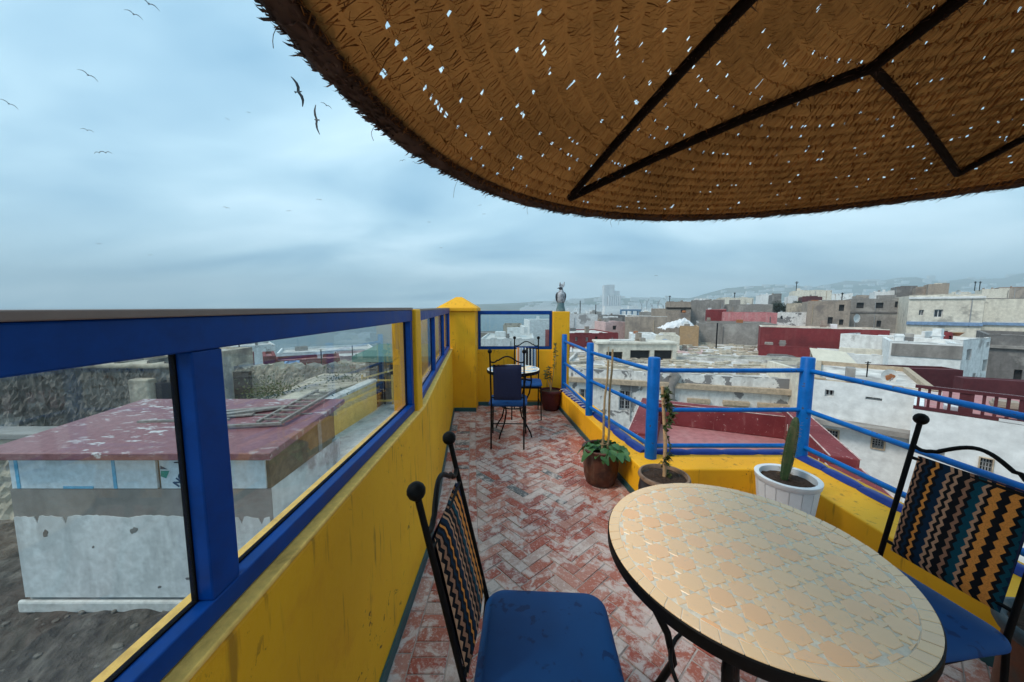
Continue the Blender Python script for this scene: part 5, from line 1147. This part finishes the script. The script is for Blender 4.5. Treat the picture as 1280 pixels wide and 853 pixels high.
for hb, n_ in ((w1, 160), (w1b, 260), (sh_, 0)):
    for k in range(n_):
        W_, D_ = hb['_w'], (9 if hb is w1 else 16); x, y = rq.uniform(0.6, W_ - 0.6), rq.uniform(0.6, D_ - 0.8); c, s2 = math.cos(hb.rotation_euler.z), math.sin(hb.rotation_euler.z)
        wx, wy, wz = hb.location.x + c * x - s2 * y, hb.location.y + s2 * x + c * y, G0 + hb['_h'] - (0.25 if hb is w1 else 0.15)
        l_, w_, h2 = rq.uniform(0.1, 0.7), rq.uniform(0.08, 0.35), rq.uniform(0.04, 0.22)
        rbl.box(wx - l_, wx + l_, wy - w_, wy + w_, wz, wz + h2)
stuff(tag(part('roof_rubble', rbl, 'masonry_beige', fix=False), 'scattered rubble and boards on the lime washed roofs', 'rubble'))
# satellite dishes
def dish(label, px, py, Y, r, az=0.0, rusty=False, drop=1.0):
    c = atY(px, py, Y); t = thing('satellite_dish', label, 'satellite dish', (c.x, c.y, c.z - drop), az, 'satellite dishes on the roofs')
    vs = []; n_ = 24
    for j in range(6):
        f = j / 5
        for k in range(n_): a = 2 * math.pi * k / n_; vs.append((r * f * math.cos(a), -0.0 - 0.28 * r * f * f, drop + r * f * math.sin(a) * 1.05))
    d_ = part('bowl', MB().add(vs, [(j * n_ + k, j * n_ + (k + 1) % n_, (j + 1) * n_ + (k + 1) % n_, (j + 1) * n_ + k) for j in range(5) for k in range(n_)]), 'dish_white', t, smooth=180, fix=False)
    if rusty: part('rust_patch', MB().lathe([(r * 0.5, 0), (r * 0.45, 0.012)], 18, wob=lambda a, z: 1 + 0.18 * math.sin(2 * a + 0.7) + 0.14 * math.sin(5 * a)), 'rust', d_, loc=(0.05, -0.10 * r - 0.02, drop - 0.15 * r), rot=(R(90), 0, 0))
    part('mast', MB().tube([(0, 0.05, 0), (0, 0.05, drop)], 0.035, 8), 'steel_grey', t); part('feed_arm', MB().tube([(0, -0.25 * r, drop - r), (0, -0.9 * r, drop - 0.15 * r)], 0.02, 6), 'steel_grey', t)
    return t
dish('white satellite dish before the unfinished grey block', 1069.5, 398, 46, 0.55, 0.2, False, 1.4)
dish('rust stained satellite dish on the white house with square windows', 1110, 470, 15.2, 0.30, -0.3, True, 0.7)
dish('pale satellite dish beside the cream awning', 1040, 466, 18.6, 0.30, 0.4, False, 0.6)
dish('small satellite dish on the blue trimmed house roof', 1197, 366, 55, 0.4, 0.0, False, 0.8)
# poles, aerials
def pole(label, px, ytop, ybot, Y, r, arms=True, group='aerials and poles over the roofs'):
    a, b = atY(px, ybot, Y), atY(px, ytop, Y); t = thing('roof_aerial', label, 'aerial', a, 0, group); h = b.z - a.z
    part('mast', MB().tube([(0, 0, 0), (0, 0, h)], r, 6), 'gasket', t)
    if arms:
        part('arm', MB().tube([(-h * 0.16, 0, h * 0.93), (h * 0.16, 0, h * 0.93)], r * 0.7, 5), 'gasket', t); part('arm', MB().tube([(-h * 0.1, 0, h * 0.84), (h * 0.1, 0, h * 0.84)], r * 0.7, 5), 'gasket', t)
pole('dark post standing on the lime roof before the grey stained wall', 894.5, 404, 446, 40, 0.07, False)
pole('slim mast left of the white cube house roof', 725, 376, 394, 90, 0.11, False); pole('thin mast beside the silos', 744.5, 381, 395, 95, 0.11, False)
pole('aerial on the brown tower house', 837, 370, 378, 77, 0.08); pole('aerial beside the rust stained dish', 1083, 452, 474, 16, 0.025)
for px, yt, yb, Y, lb in ((918, 366, 374, 106, 'aerial over the far cream house'), (1218, 352, 364, 119, 'twin headed aerial on the skyline roofs'), (1224, 352, 364, 119, 'second twin headed aerial on the skyline roofs'), (1052, 366, 378, 60, 'aerial on the brownish house'), (1187, 420, 427, 26, 'stub aerial on the grey panelled house'), (995, 352, 366, 150, 'mast over the beige cluster house')): pole(lb, px, yt, yb, Y, 0.05 * Y / 60 + 0.02)
tank = thing('water_tank', 'round maroon water tank on the grey panelled house roof', 'tank', atY(1178, 427, 27)); part('drum', MB().lathe([(0.45, 0), (0.48, 0.05), (0.48, 0.65), (0.40, 0.75)], 20), 'paint_maroon', tank, smooth=50); part('lid', MB().lathe([(0.22, 0.7501), (0.2, 0.82)], 14), 'paint_maroon_dark', tank, smooth=50)
tk2 = thing('orange_basin', 'orange basin beside the maroon water tank', 'basin', atY(1194, 420, 27)); part('bowl', MB().lathe([(0.2, 0), (0.42, 0.25), (0.44, 0.26)], 18), 'rust', tk2, smooth=50); part('rim', MB().lathe([(0.441, 0.255), (0.47, 0.262), (0.45, 0.28), (0.43, 0.27)], 18), 'ochre_wall', tk2, smooth=60)
tk3 = thing('water_tank', 'grey half drum lying on the lime roof beside the railing post', 'tank', atY(975, 453, 33), D(-10)); part('drum', MB().tube([(-1.0, 0, 0.25), (1.3, 0, 0.3)], [0.55, 0.5], 14), 'concrete_dark', tk3, smooth=50); part('saddle', MB().box(-1.1, 1.4, -0.45, 0.45, -0.45, -0.05), 'plank', tk3)
# ---- trees in the town
def tree(label, px, ytop, ybot, Y, wpx):
    a, b = atY(px, ybot, Y), atY(px, ytop, Y); h = b.z - a.z; w = wpx / FPX * Y / 2; t = thing('garden_tree', label, 'tree', (a.x, a.y, a.z - 2), 0, 'dark trees among the roofs')
    part('trunk', MB().tube([(0, 0, 0), (0.1, 0, 1.5), (0, 0, 2 + h * 0.6)], [0.25, 0.2, 0.08], 7), 'timber_dark', t, smooth=60)
    for k in range(4): q = 6.28 * k / 4; part('limb', MB().tube([(0, 0, 2), (w * 0.4 * math.cos(q), w * 0.4 * math.sin(q), 2 + h * 0.45)], [0.12, 0.04], 6), 'timber_dark', t)
    cr_ = MB()
    for k in range(1500):
        u = Vector((rs.gauss(0, 1), rs.gauss(0, 1), rs.gauss(0, 1))).normalized() * rs.random() ** 0.4; lump = 1 + 0.35 * math.sin(5 * u.x + k % 5) * math.sin(4 * u.z + 1)
        leafy(cr_, (u.x * w * lump, u.y * w * lump, 2 + h * 0.5 + u.z * h * 0.5 * lump), 0.28, 0.2, rs.uniform(0, 6.28), rs.uniform(-1, 1), rs.uniform(-1, 1))
    stuff(part('crown', cr_, 'leaf_tree', t, fix=False))
tree('dark green tree beside the grey stair house', 971, 377, 392, 88, 16); tree('low dark tree under the square tower house', 983, 381, 392, 86, 12); tree('dark shrub tree before the maroon roofed house', 996, 376, 388, 100, 12)
# ---- silos, gantry
si = thing('grain_silo', 'tall pale grain silo block with elevator tower in the haze', 'silo', atY(765, 394, 980))
s_ = 980 / FPX
part('elevator_tower', MB().box(-10.5 * s_, -6.5 * s_, 0, 20, -10, 37 * s_), 'silo_white', si); part('headhouse', MB().box(-6.4 * s_, 2.5 * s_, 2, 24, -10, 37.5 * s_), 'silo_white', si)
part('gallery', MB().box(2.6 * s_, 9.5 * s_, 4, 22, 24.4 * s_, 30 * s_), 'silo_white', si)
for k in range(6): part('silo_cell', MB().lathe([(1.35 * s_, -10), (1.35 * s_, 24 * s_)], 16, ((-4.6 + k * 2.72) * s_, -2, 0)), 'silo_white', si, smooth=50)
part('annex', MB().box(-19 * s_, -12 * s_, 4, 22, -10, 12 * s_), 'silo_white', si); part('store', MB().box(-11 * s_, 8 * s_, -16, -6, -10, 5 * s_), 'silo_white', si)
gn = thing('harbour_gantry', 'long blue steel gantry in the hazy harbour', 'gantry', atY(788, 394, 400)); s_ = 400 / FPX
part('beam', MB().box(-12.5 * s_, 12.5 * s_, -2, 2, 5 * s_, 7 * s_), 'crane_blue', gn)
for x in (-12, -5, 2, 9, 11.6): part('leg', MB().box((x - 0.5) * s_, (x + 0.5) * s_, -1.5, 1.5, -6, 5 * s_ - 0.02), 'crane_blue', gn)
for k, (px, h, Y) in enumerate(((802, 13, 600), (808, 16, 640), (815, 11, 590), (822, 15, 620), (829, 10, 560))):
    t = thing('harbour_crane', 'slender hazy harbour crane jib among a row of cranes', 'crane', atY(px, 392, Y), 0, 'harbour cranes'); s_ = Y / FPX
    part('tower', MB().tube([(0, 0, -6), (0, 0, h * s_)], 0.7 * s_ * 0.6, 6), 'steel_grey', t); part('jib', MB().tube([(0, 0, h * s_ * 0.7), ((2.5 if k % 2 else -2.5) * s_, 0, h * s_ * 1.15)], 0.35 * s_, 6), 'steel_grey', t)
# ---- harbour seen through the end window
bldg('long grey harbour jetty wall reaching into the water', 590, 634, 416.5, 150, 10, 'concrete_tan', 0, (), 'roof_grey', 0.3, base=G0 - 3, name='jetty', cat='jetty', clutter=False)
bldg('tan harbour fort with a battered wall beside the jetty', 629, 653, 407, 140, 20, 'masonry_beige', 0, [(634, 411, 637, 415)], 'roof_grey', 0.8)
bldg('tall white house seen in the end window', 662, 706, 401, 58, 9, 'plaster_white_clean', D(4), (), 'roof_white', 0.3)
bldg('stepped white house wing seen in the end window', 655, 664, 409, 60, 7, 'plaster_white_clean', D(4), (), 'roof_white', 0.3)
bldg('white flat roofed house low in the end window', 600, 668, 424, 46, 10, 'plaster_white', D(-2), (), 'roof_lime', 0.2)
bldg('blue tarpaulin covered shed by the fort', 650, 664, 415, 80, 6, 'cloth_blue', 0, (), 'trim_blue', 0.1, name='harbour_shed', cat='shed')
for k, (x0, x1, yt, Y) in enumerate(((602, 628, 404, 420), (640, 664, 402, 520), (622, 645, 400, 700))): bldg(('dark moored ship hull like block far across the harbour', 'hazy harbour warehouse beyond the fort', 'faint warehouse on the far quay')[k], x0, x1, yt, Y, 30, 'concrete_dark', 0, (), 'roof_grey', 0.4, base=G0 - 3, name='harbour_block', clutter=False)
tree('dark tree clump on the near quay', 652, 406, 420, 130, 14)
# ---- left side seen through the long screen
SX0, SX1, SY0, SY1 = -7.55, -3.62, 4.98, 7.15
shd = thing('roof_shed', 'flat maroon roofed shed with pale blue panels over a white wall', 'shed', (-5.5, 6.5, -8))
part('lower_wall', MB().box(SX0 + 0.02, SX1 - 0.03, SY0 + 0.06, SY1, -8, -1.285), 'plaster_white', shd, world=True)
cw = MB(); nn_ = 90; rg = random.Random(21); tp_ = []
zt_ = -1.71
for i in range(nn_ + 1):
    zt_ += rg.uniform(-0.016, 0.016); zt_ += (-1.71 - zt_) * 0.15; tp_.append((SX0 + (SX1 - 0.05 - SX0) * i / nn_, zt_ - (0.10 if rg.random() < 0.05 else 0)))
for yy in (SY0 + 0.020, SY0 + 0.057): cw.v += [(x, yy, z) for x, z in tp_] + [(x, yy, -3.03) for x, z in tp_]
m2 = 2 * (nn_ + 1)
for i in range(nn_): cw.f += [(nn_ + 1 + i, nn_ + 2 + i, i + 1, i), (i, i + 1, m2 + i + 1, m2 + i), (m2 + i, m2 + i + 1, m2 + nn_ + 2 + i, m2 + nn_ + 1 + i)]
cw.f += [(0, m2, m2 + nn_ + 1, nn_ + 1), (nn_, 2 * nn_ + 1, m2 + 2 * nn_ + 1, m2 + nn_)]
part('white_wall_coat', cw, 'coat_white', shd, world=True)
for hx, hz, hw_ in ((-7.1, -1.98, 0.05), (-5.75, -1.93, 0.055), (-5.0, -2.72, 0.03), (-5.45, -2.86, 0.025), (-6.4, -2.2, 0.018)):
    part('chipped_hole', MB().lathe([(hw_, 0), (hw_ * 0.8, 0.004)], 12, wob=lambda a, z: 1 + 0.3 * math.sin(2 * a + hx) + 0.15 * math.sin(5 * a)), 'concrete_dark', shd, loc=(hx + 5.5, SY0 + 0.019 - 6.5, hz + 8), rot=(R(90), 0, 0))
part('plinth', MB().prism([(SX0 - 0.04, SY0 - 0.05), (SX1, SY0 - 0.05), (SX1, SY0 + 0.019), (SX0 - 0.08, SY0 + 0.019)], -3.24, -3.05), 'roof_lime', shd, world=True, bevel=0.03)
part('cement_band', MB().box(SX0 - 0.005, SX1 - 0.02, SY0 + 0.030, SY0 + 0.0585, -2.2, -1.283), 'concrete_grey', shd, world=True)
part('core_wall', MB().box(SX0 + 0.1, SX1 - 0.10, SY0 + 0.08, SY1 - 0.05, -1.284, -0.70), 'shed_wall_tan', shd, world=True)
part('side_wall', MB().box(SX1 - 0.098, SX1 - 0.03, SY0 + 0.06, SY1 - 0.3, -1.283, -0.71), 'shed_wall_tan', shd, world=True)
for xa, xb in ((SX0 + 0.02, -5.98), (-5.95, -5.34), (-5.28, -4.55), (-4.50, SX1 - 0.08)):
    part('panel', MB().box(xa, xb, SY0 + 0.035, SY0 + 0.078, -1.275, -0.80), 'panel_paleblue', shd, world=True, bevel=0.006)
for x in (-7.42, -5.965): part('joint_tape', MB().box(x - 0.025, x + 0.025, SY0 + 0.028, SY0 + 0.0345, -1.27, -0.82), 'tape_blue', shd, world=True)
part('joint_tape', MB().box(-6.75, -6.3, SY0 + 0.026, SY0 + 0.0345, -1.27, -1.235), 'tape_blue', shd, world=True)
part('corner_post', MB().box(SX1 - 0.14, SX1 - 0.02, SY1 - 0.8, SY1 - 0.68, -1.283, -0.71), 'plank', shd, world=True)
rfm = MB().add([(SX0 - 0.15, SY0 - 0.18, -0.74), (SX1 + 0.16, SY0 - 0.18, -0.74), (SX1 + 0.12, SY1, -0.56), (SX0 - 0.15, SY1, -0.56), (SX0 - 0.15, SY0 - 0.18, -0.63), (SX1 + 0.16, SY0 - 0.18, -0.63), (SX1 + 0.12, SY1, -0.46), (SX0 - 0.15, SY1, -0.46)], [(0, 3, 2, 1), (4, 5, 6, 7), (0, 1, 5, 4), (1, 2, 6, 5), (2, 3, 7, 6), (3, 0, 4, 7)])
def roofmat():
    m, t, b = newmat('roof_maroon_flaked')
    v = coords(t, kind='World', rnd=False); vx = coords(t, (0.55, 1.6, 1), 'World', False)
    n_ = noise(t, vx, 7.5, 5, 0.62); g_ = noise(t, v, 0.7, 4, 0.6); f_ = noise(t, v, 12, 5, 0.6)
    c = mixc(t, ramp(t, f_, [(0.3, 0.0), (0.7, 1.0)]), (0.195, 0.068, 0.075), (0.285, 0.118, 0.125))
    w_ = nd(t, 'ShaderNodeMath', operation='MULTIPLY'); t.links.new(ramp(t, n_, [(0.56, 0.0), (0.60, 1.0)]), w_.inputs[0]); t.links.new(ramp(t, g_, [(0.42, 0.0), (0.55, 1.0)]), w_.inputs[1])
    c = mixc(t, w_.outputs[0], c, (0.60, 0.57, 0.56)); t.links.new(c, b.inputs['Base Color']); b.inputs['Roughness'].default_value = 0.5
    bump(t, b, f_, 0.5, 0.02)
roofmat()
part('roof', rfm, 'roof_maroon_flaked', shd, world=True, bevel=0.015)
for x, y in ((-6.5, 5.9), (-5.2, 6.2)): part('roof_batten', MB().bar((x, y, -0.535), (x + 1.5, y + 0.10, -0.528), 0.05, 0.04), 'plank', shd, world=True)
# printed panel: dark letters and a blue / teal diamond mark
def text_part(txt, size, m, parent, loc, rot):
    cu = bpy.data.curves.new('print', 'FONT'); cu.body = txt; cu.size = size; cu.extrude = 0.001; cu.offset = 0.006
    o = bpy.data.objects.new('tmp', cu); col.objects.link(o); dg = bpy.context.evaluated_depsgraph_get(); me = bpy.data.meshes.new_from_object(o.evaluated_get(dg)); bpy.data.objects.remove(o)
    me.materials.clear(); return link('printed_word', me, m, parent, loc=loc, rot=rot)
text_part('NOVAN', 0.15, 'print_blue', shd, (-5.02 + 5.5, SY0 + 0.030 - 6.5, -1.25 + 8), (R(90), R(-52), 0))
part('printed_mark', MB().add([(-5.26, SY0 + 0.031, -0.99), (-5.13, SY0 + 0.031, -0.99), (-5.19, SY0 + 0.031, -1.11), (-5.27, SY0 + 0.031, -1.08)], [(0, 1, 2, 3)]), 'print_teal', shd, world=True)
part('printed_mark', MB().add([(-5.27, SY0 + 0.031, -0.97), (-5.15, SY0 + 0.031, -0.97), (-5.26, SY0 + 0.031, -0.91)], [(0, 1, 2)]), 'print_blue', shd, world=True)
part('printed_mark', MB().add([(-4.56, SY0 + 0.031, -0.93), (-4.50, SY0 + 0.031, -0.87), (-4.50, SY0 + 0.031, -0.93), (-4.54, SY0 + 0.031, -0.97)], [(0, 3, 2, 1)]), 'print_blue', shd, world=True)
part('bracket_slot', MB().box(-5.05, -4.85, SY0 + 0.028, SY0 + 0.034, -0.87, -0.855), 'gasket', shd, world=True)
# timber and ladder on the shed roof
def plankthing(label, a, b, w=0.12, h=0.04): 
    a, b = Vector(a), Vector(b); o = part('plank', MB().bar(a * 0, b - a, w, h).bar((b - a) * 0.02 + Vector((0, 0, h / 2 + 0.004)), (b - a) * 0.08 + Vector((0, 0, h / 2 + 0.004)), w * 0.6, 0.006), 'plank', loc=a, bevel=0.004); tag(o, label, 'plank', 'timber on the shed roof')
plankthing('long grey plank lying across the maroon shed roof', (-5.6, 5.95, -0.50), (-4.35, 6.55, -0.45)); plankthing('short plank under the long plank on the shed roof', (-5.5, 6.3, -0.49), (-4.4, 6.6, -0.47)); plankthing('thin batten beside the ladder on the shed roof', (-5.0, 5.6, -0.525), (-3.9, 5.75, -0.51), 0.07); plankthing('pale board half under the ladder', (-5.6, 6.1, -0.515), (-4.75, 6.3, -0.50), 0.3, 0.025)
ld = thing('ladder', 'old wooden ladder lying on the maroon shed roof', 'ladder', (-4.12, 5.75, -0.555), R(88))
for y in (-0.2, 0.2): part('stile', MB().bar((0, y, 0.06), (1.75, y, 0.19), 0.05, 0.05), 'plank', ld)
for k in range(8): x = 0.12 + k * 0.21; part('rung', MB().bar((x, -0.175, 0.065 + x * 0.074), (x, 0.175, 0.065 + x * 0.074), 0.035, 0.03), 'plank', ld)
# rubble strewn lower roof, rough ruin walls
def rough(name, label, cat, m, x0, x1, y0, y1, z0, z1, amp, nx=26, nz=10, jag=0.3, seed=1):
    r_ = random.Random(seed); t = thing(name, label, cat, ((x0 + x1) / 2, (y0 + y1) / 2, z0)); mb = MB(); vs = []
    tops = [z1 + jag * (math.sin(i * 0.7 + seed) * 0.4 + r_.uniform(-0.5, 0.5)) for i in range(nx + 1)]
    for side, y, sg in ((0, y0, -1), (1, y1, 1)):
        for j in range(nz + 1):
            for i in range(nx + 1):
                f = i / nx; vs.append((x0 + (x1 - x0) * f + r_.uniform(-0.3, 0.3) * amp, y + sg * r_.uniform(-1, 1) * amp * (j < nz), z0 + (tops[i] - z0) * j / nz))
    o_ = (nx + 1) * (nz + 1)
    for j in range(nz):
        for i in range(nx): a = j * (nx + 1) + i; fs = [(a, a + 1, a + nx + 2, a + nx + 1), (o_ + a + 1, o_ + a, o_ + a + nx + 1, o_ + a + nx + 2)]; mb.f += fs
    for i in range(nx): a = nz * (nx + 1) + i; mb.f.append((a, a + 1, o_ + a + 1, o_ + a))
    for j in range(nz): a = j * (nx + 1); b = a + nx; mb.f += [(a, a + nx + 1, o_ + a + nx + 1, o_ + a), (b, o_ + b, o_ + b + nx + 1, b + nx + 1)]
    mb.v = vs; part('wall', mb, m, t, world=True, smooth=0, fix=True)
    return t
t = rough('ruined_wall', 'dark weathered rubble masonry wall of the ruin behind the maroon shed', 'wall', 'masonry_ruin', -17.5, -10.7, 11.0, 11.7, -5, -0.42, 0.045, 110, 40, 0.25, 3)
part('buttress', MB().box(-12.0, -11.35, 10.7, 11.02, -5, -0.80), 'masonry_beige', t, world=True, bevel=0.05); part('doorway', MB().box(-11.3, -10.75, 10.86, 10.99, -5, -0.95), 'dark_opening', t, world=True); part('pier', MB().box(-10.68, -10.3, 10.9, 11.7, -5, -0.50), 'masonry_beige', t, world=True, bevel=0.05)
part('coping', MB().box(-17.5, -10.7, 10.92, 11.75, -0.50, -0.34), 'masonry_beige', t, world=True, bevel=0.06)
t = rough('ruined_wall', 'brown stub wall with pale coping left of the maroon shed', 'wall', 'masonry_beige', -14, -9.1, 7.2, 7.6, -5, -1.35, 0.03, 50, 30, 0.05, 5); part('coping', MB().box(-14, -9.05, 7.15, 7.65, -1.36, -1.22), 'concrete_grey', t, world=True, bevel=0.03)
t = rough('ruined_wall', 'beige ruined wall with worn top behind the ladder', 'wall', 'masonry_beige', -11.3, -5.6, 14.0, 14.6, -4, -0.95, 0.022, 70, 30, 0.16, 7)
part('dark_niche', MB().box(-11.25, -10.6, 13.86, 14.05, -8, -1.15), 'dark_opening', t, world=True)
rough('ruined_wall', 'sloping grey rubble wall behind the beige ruin', 'wall', 'masonry_beige', -8.6, -4.9, 17, 17.5, -8, -1.25, 0.06, 24, 8, 0.10, 8)
bldg('pale stone house bank beyond the ruin', 0, 230, 447, 15, 4, 'masonry_beige', 0, (), 'roof_white', 0.1)
bldg('pink roofed house seen above the ruin', 160, 222, 443, 24, 5, 'paint_pink', 0, (), 'roof_pink', 0.2)
bldg('low maroon wall house left of the mast', 262, 312, 449, 30, 5, 'paint_maroon', 0, (), 'roof_pink', 0.15, cap='plaster_cream')
bldg('maroon gable block beyond the beige ruin', 329, 345, 446, 29, 4, 'paint_maroon', D(8), (), 'roof_pink', 0.2)
bldg('long maroon rooftop wall beyond the beige ruin', 338, 425, 453, 31, 4, 'paint_maroon', D(0), (), 'roof_pink', 0.3)
bldg('pale blue roof box beside the maroon wall', 352, 372, 456, 27, 2, 'trim_blue', 0, (), 'trim_blue', 0.1)
bldg('long white far house row by the sea', 345, 470, 443, 46, 8, 'plaster_white_clean', D(2), (), 'roof_white', 0.3)
bldg('pale seaside house row left', 90, 345, 446, 52, 8, 'plaster_white', D(0), (), 'roof_white', 0.3)
bldg('low pinkish far house by the sea', 415, 500, 447, 40, 6, 'paint_pink_pale', D(2), (), 'roof_white', 0.3)
for px, yt, yb, Y, lb in ((300, 431, 447, 31, 'thin mast on the low maroon wall house'), (306, 434, 447, 31, 'stubby mast on the low maroon wall house'), (402, 437, 455, 32, 'dark mast on the long maroon rooftop wall'), (441, 432, 452, 41, 'tall mast by the low pinkish house'), (420, 440, 452, 42, 'short mast by the low pinkish house')): pole(lb, px, yt, yb, Y, 0.05, False)
# yellow yard wall, lime floor, gated hut
yd = struct(part('yard_floor', MB().prism([(-3.3, 3.2), (-0.75, 3.2), (-1.30, 12.5), (-4.5, 12.5), (-4.85, 7.3), (-3.45, 5.0)], -8, -1.95), 'roof_lime'))
yw_ = thing('yard_wall', 'pale yellow yard wall with whitish coping beyond the maroon shed', 'wall', (-4.7, 9.5, -1.95)); part('wall', MB().prism([(-5.05, 7.3), (-4.82, 7.3), (-4.52, 11.4), (-4.75, 11.4)], -8, -1.02), 'yellow_pale', yw_, world=True); part('coping', MB().prism([(-5.08, 7.28), (-4.79, 7.28), (-4.48, 11.42), (-4.78, 11.42)], -1.019, -0.93), 'roof_lime', yw_, world=True, bevel=0.02)
hu = thing('gated_hut', 'small hut with green canopy and barred gate past the yellow yard wall', 'hut', (-3.6, 12.6, -1.95))
part('wall', MB().box(-4.5, -2.2, 12.7, 14.5, -8, -0.35), 'concrete_tan', hu, world=True); part('canopy', MB().add([(-4.7, 12.1, -0.42), (-2.0, 12.1, -0.42), (-2.0, 14.6, -0.25), (-4.7, 14.6, -0.25), (-4.7, 12.1, -0.22), (-2.0, 12.1, -0.22), (-2.0, 14.6, -0.05), (-4.7, 14.6, -0.05)], [(0, 3, 2, 1), (4, 5, 6, 7), (0, 1, 5, 4), (1, 2, 6, 5), (2, 3, 7, 6), (3, 0, 4, 7)]), 'canopy_green', hu, world=True)
part('doorway', MB().box(-4.35, -3.9, 12.66, 12.699, -1.9, -0.5), 'dark_opening', hu, world=True); part('window', MB().box(-3.6, -3.1, 12.66, 12.699, -1.0, -0.55), 'dark_opening', hu, world=True)
part('gate_rail', MB().box(-4.5, -2.3, 12.3, 12.36, -1.12, -1.06), 'yellow_pale', hu, world=True); part('gate_rail', MB().box(-4.5, -2.3, 12.3, 12.36, -1.85, -1.79), 'yellow_pale', hu, world=True); part('brace', MB().bar((-4.5, 12.4, -1.05), (-2.4, 12.4, -0.45), 0.06, 0.06), 'yellow_pale', hu, world=True)
for k in range(9): x = -4.5 + k * 0.26; part('gate_bar', MB().box(x, x + (0.06 if k % 4 == 0 else 0.03), 12.31, 12.35, -1.95, -0.98 if k % 4 else -0.9), 'gasket' if k % 4 else 'yellow_pale', hu, world=True)
hu.location.x -= 0.75; hu.location.y -= 0.35
# lower roofs and rubble below the parapet
lr = MB(); vs = []; nx_, ny_ = 80, 66; r_ = random.Random(9)
for j in range(ny_ + 1):
    for i in range(nx_ + 1):
        x, y = -18 + 17.2 * i / nx_, -1 + 13.2 * j / ny_
        kb = 1 - 0.8 * min(1, max(0, (y - 3.2) / 1.2)); z = -4.0 + kb * (0.10 * math.sin(x * 1.7 + y) + 0.14 * math.sin(y * 2.3 - x * 0.8)) + r_.uniform(-0.05, 0.05) + 0.74 * min(1, max(0, (y - 2.9) / 1.8)) + 0.06 * min(1, max(0, (y - 4.2) / 0.6))
        if x > -3.3 and y > 3.0: z -= 1.6
        vs.append((x, y, z))
lr.add(vs, [(j * (nx_ + 1) + i, j * (nx_ + 1) + i + 1, (j + 1) * (nx_ + 1) + i + 1, (j + 1) * (nx_ + 1) + i) for j in range(ny_) for i in range(nx_)])
struct(part('rubble_ground', lr, 'rubble_dark'))
stn = [MB().ball((0, 0, 0), 0.12, 8, 1.3, 0.9, 0.7).mesh('rubble_stone') for _ in range(3)]
rb = MB()
for k in range(420):
    x, y = r_.uniform(-9, -1.6), r_.uniform(2.2, 5.0); q = vs[min(ny_, int((y + 1) / 13.2 * ny_)) * (nx_ + 1) + min(nx_, int((x + 18) / 17.2 * nx_))]; rr = r_.uniform(0.015, 0.06) * (2.2 if r_.random() < 0.05 else 1)
    rb.ball((x, y, q[2] + rr * 0.3), rr, 6, r_.uniform(0.8, 1.6), r_.uniform(0.7, 1.2), r_.uniform(0.5, 0.8))
stuff(tag(part('rubble_stones', rb, 'masonry_ruin'), 'scattered broken stones at the foot of the white shed wall', 'rubble'))
bs = MB()
for k in range(1600):
    g_ = r_.choice([(-6.4, 9.4, 0.35), (-5.35, 9.3, 0.25), (-7.3, 10.2, 0.3), (-5.6, 11.5, 0.4)]); c = (g_[0] + r_.gauss(0, g_[2]), g_[1] + r_.gauss(0, g_[2]), -1.2 + abs(r_.gauss(0, g_[2] * 0.8))); leafy(bs, c, 0.08, 0.05, r_.uniform(0, 6.28), r_.uniform(-0.5, 1.2), r_.uniform(-1, 1))
stuff(tag(part('wild_shrubs', bs, 'leaf_dark', fix=False), 'wild green shrubs growing below the ruined walls', 'shrub'))
struct(part('ruin_ground', MB().prism([(-7.4, 7.25), (-5.05, 7.25), (-4.6, 17.5), (-9.0, 17.5), (-7.4, 10.5)], -8, [-0.66, -0.64, -1.55, -1.55, -1.3]), 'masonry_beige'))
# ------------------------------------------------------------------ sea haze
hz = MB().box(-3500, 5200, -500, 3300, G0 - 4.5, 260)
hzo = part('haze', hz, None); hzo['kind'] = 'stuff'
hmn = bpy.data.materials.new('haze_air'); hmn.use_nodes = True; ht = hmn.node_tree; ht.nodes.clear()
pv = ht.nodes.new('ShaderNodeVolumePrincipled'); pv.inputs['Color'].default_value = (0.74, 0.91, 1.0, 1); pv.inputs['Density'].default_value = 0.00050; pv.inputs['Anisotropy'].default_value = 0.0
ho = ht.nodes.new('ShaderNodeOutputMaterial'); ht.links.new(pv.outputs[0], ho.inputs['Volume']); hzo.data.materials.append(hmn)
for o in list(bpy.data.objects):
    for k in ('_w', '_h'):
        if k in o: del o[k]
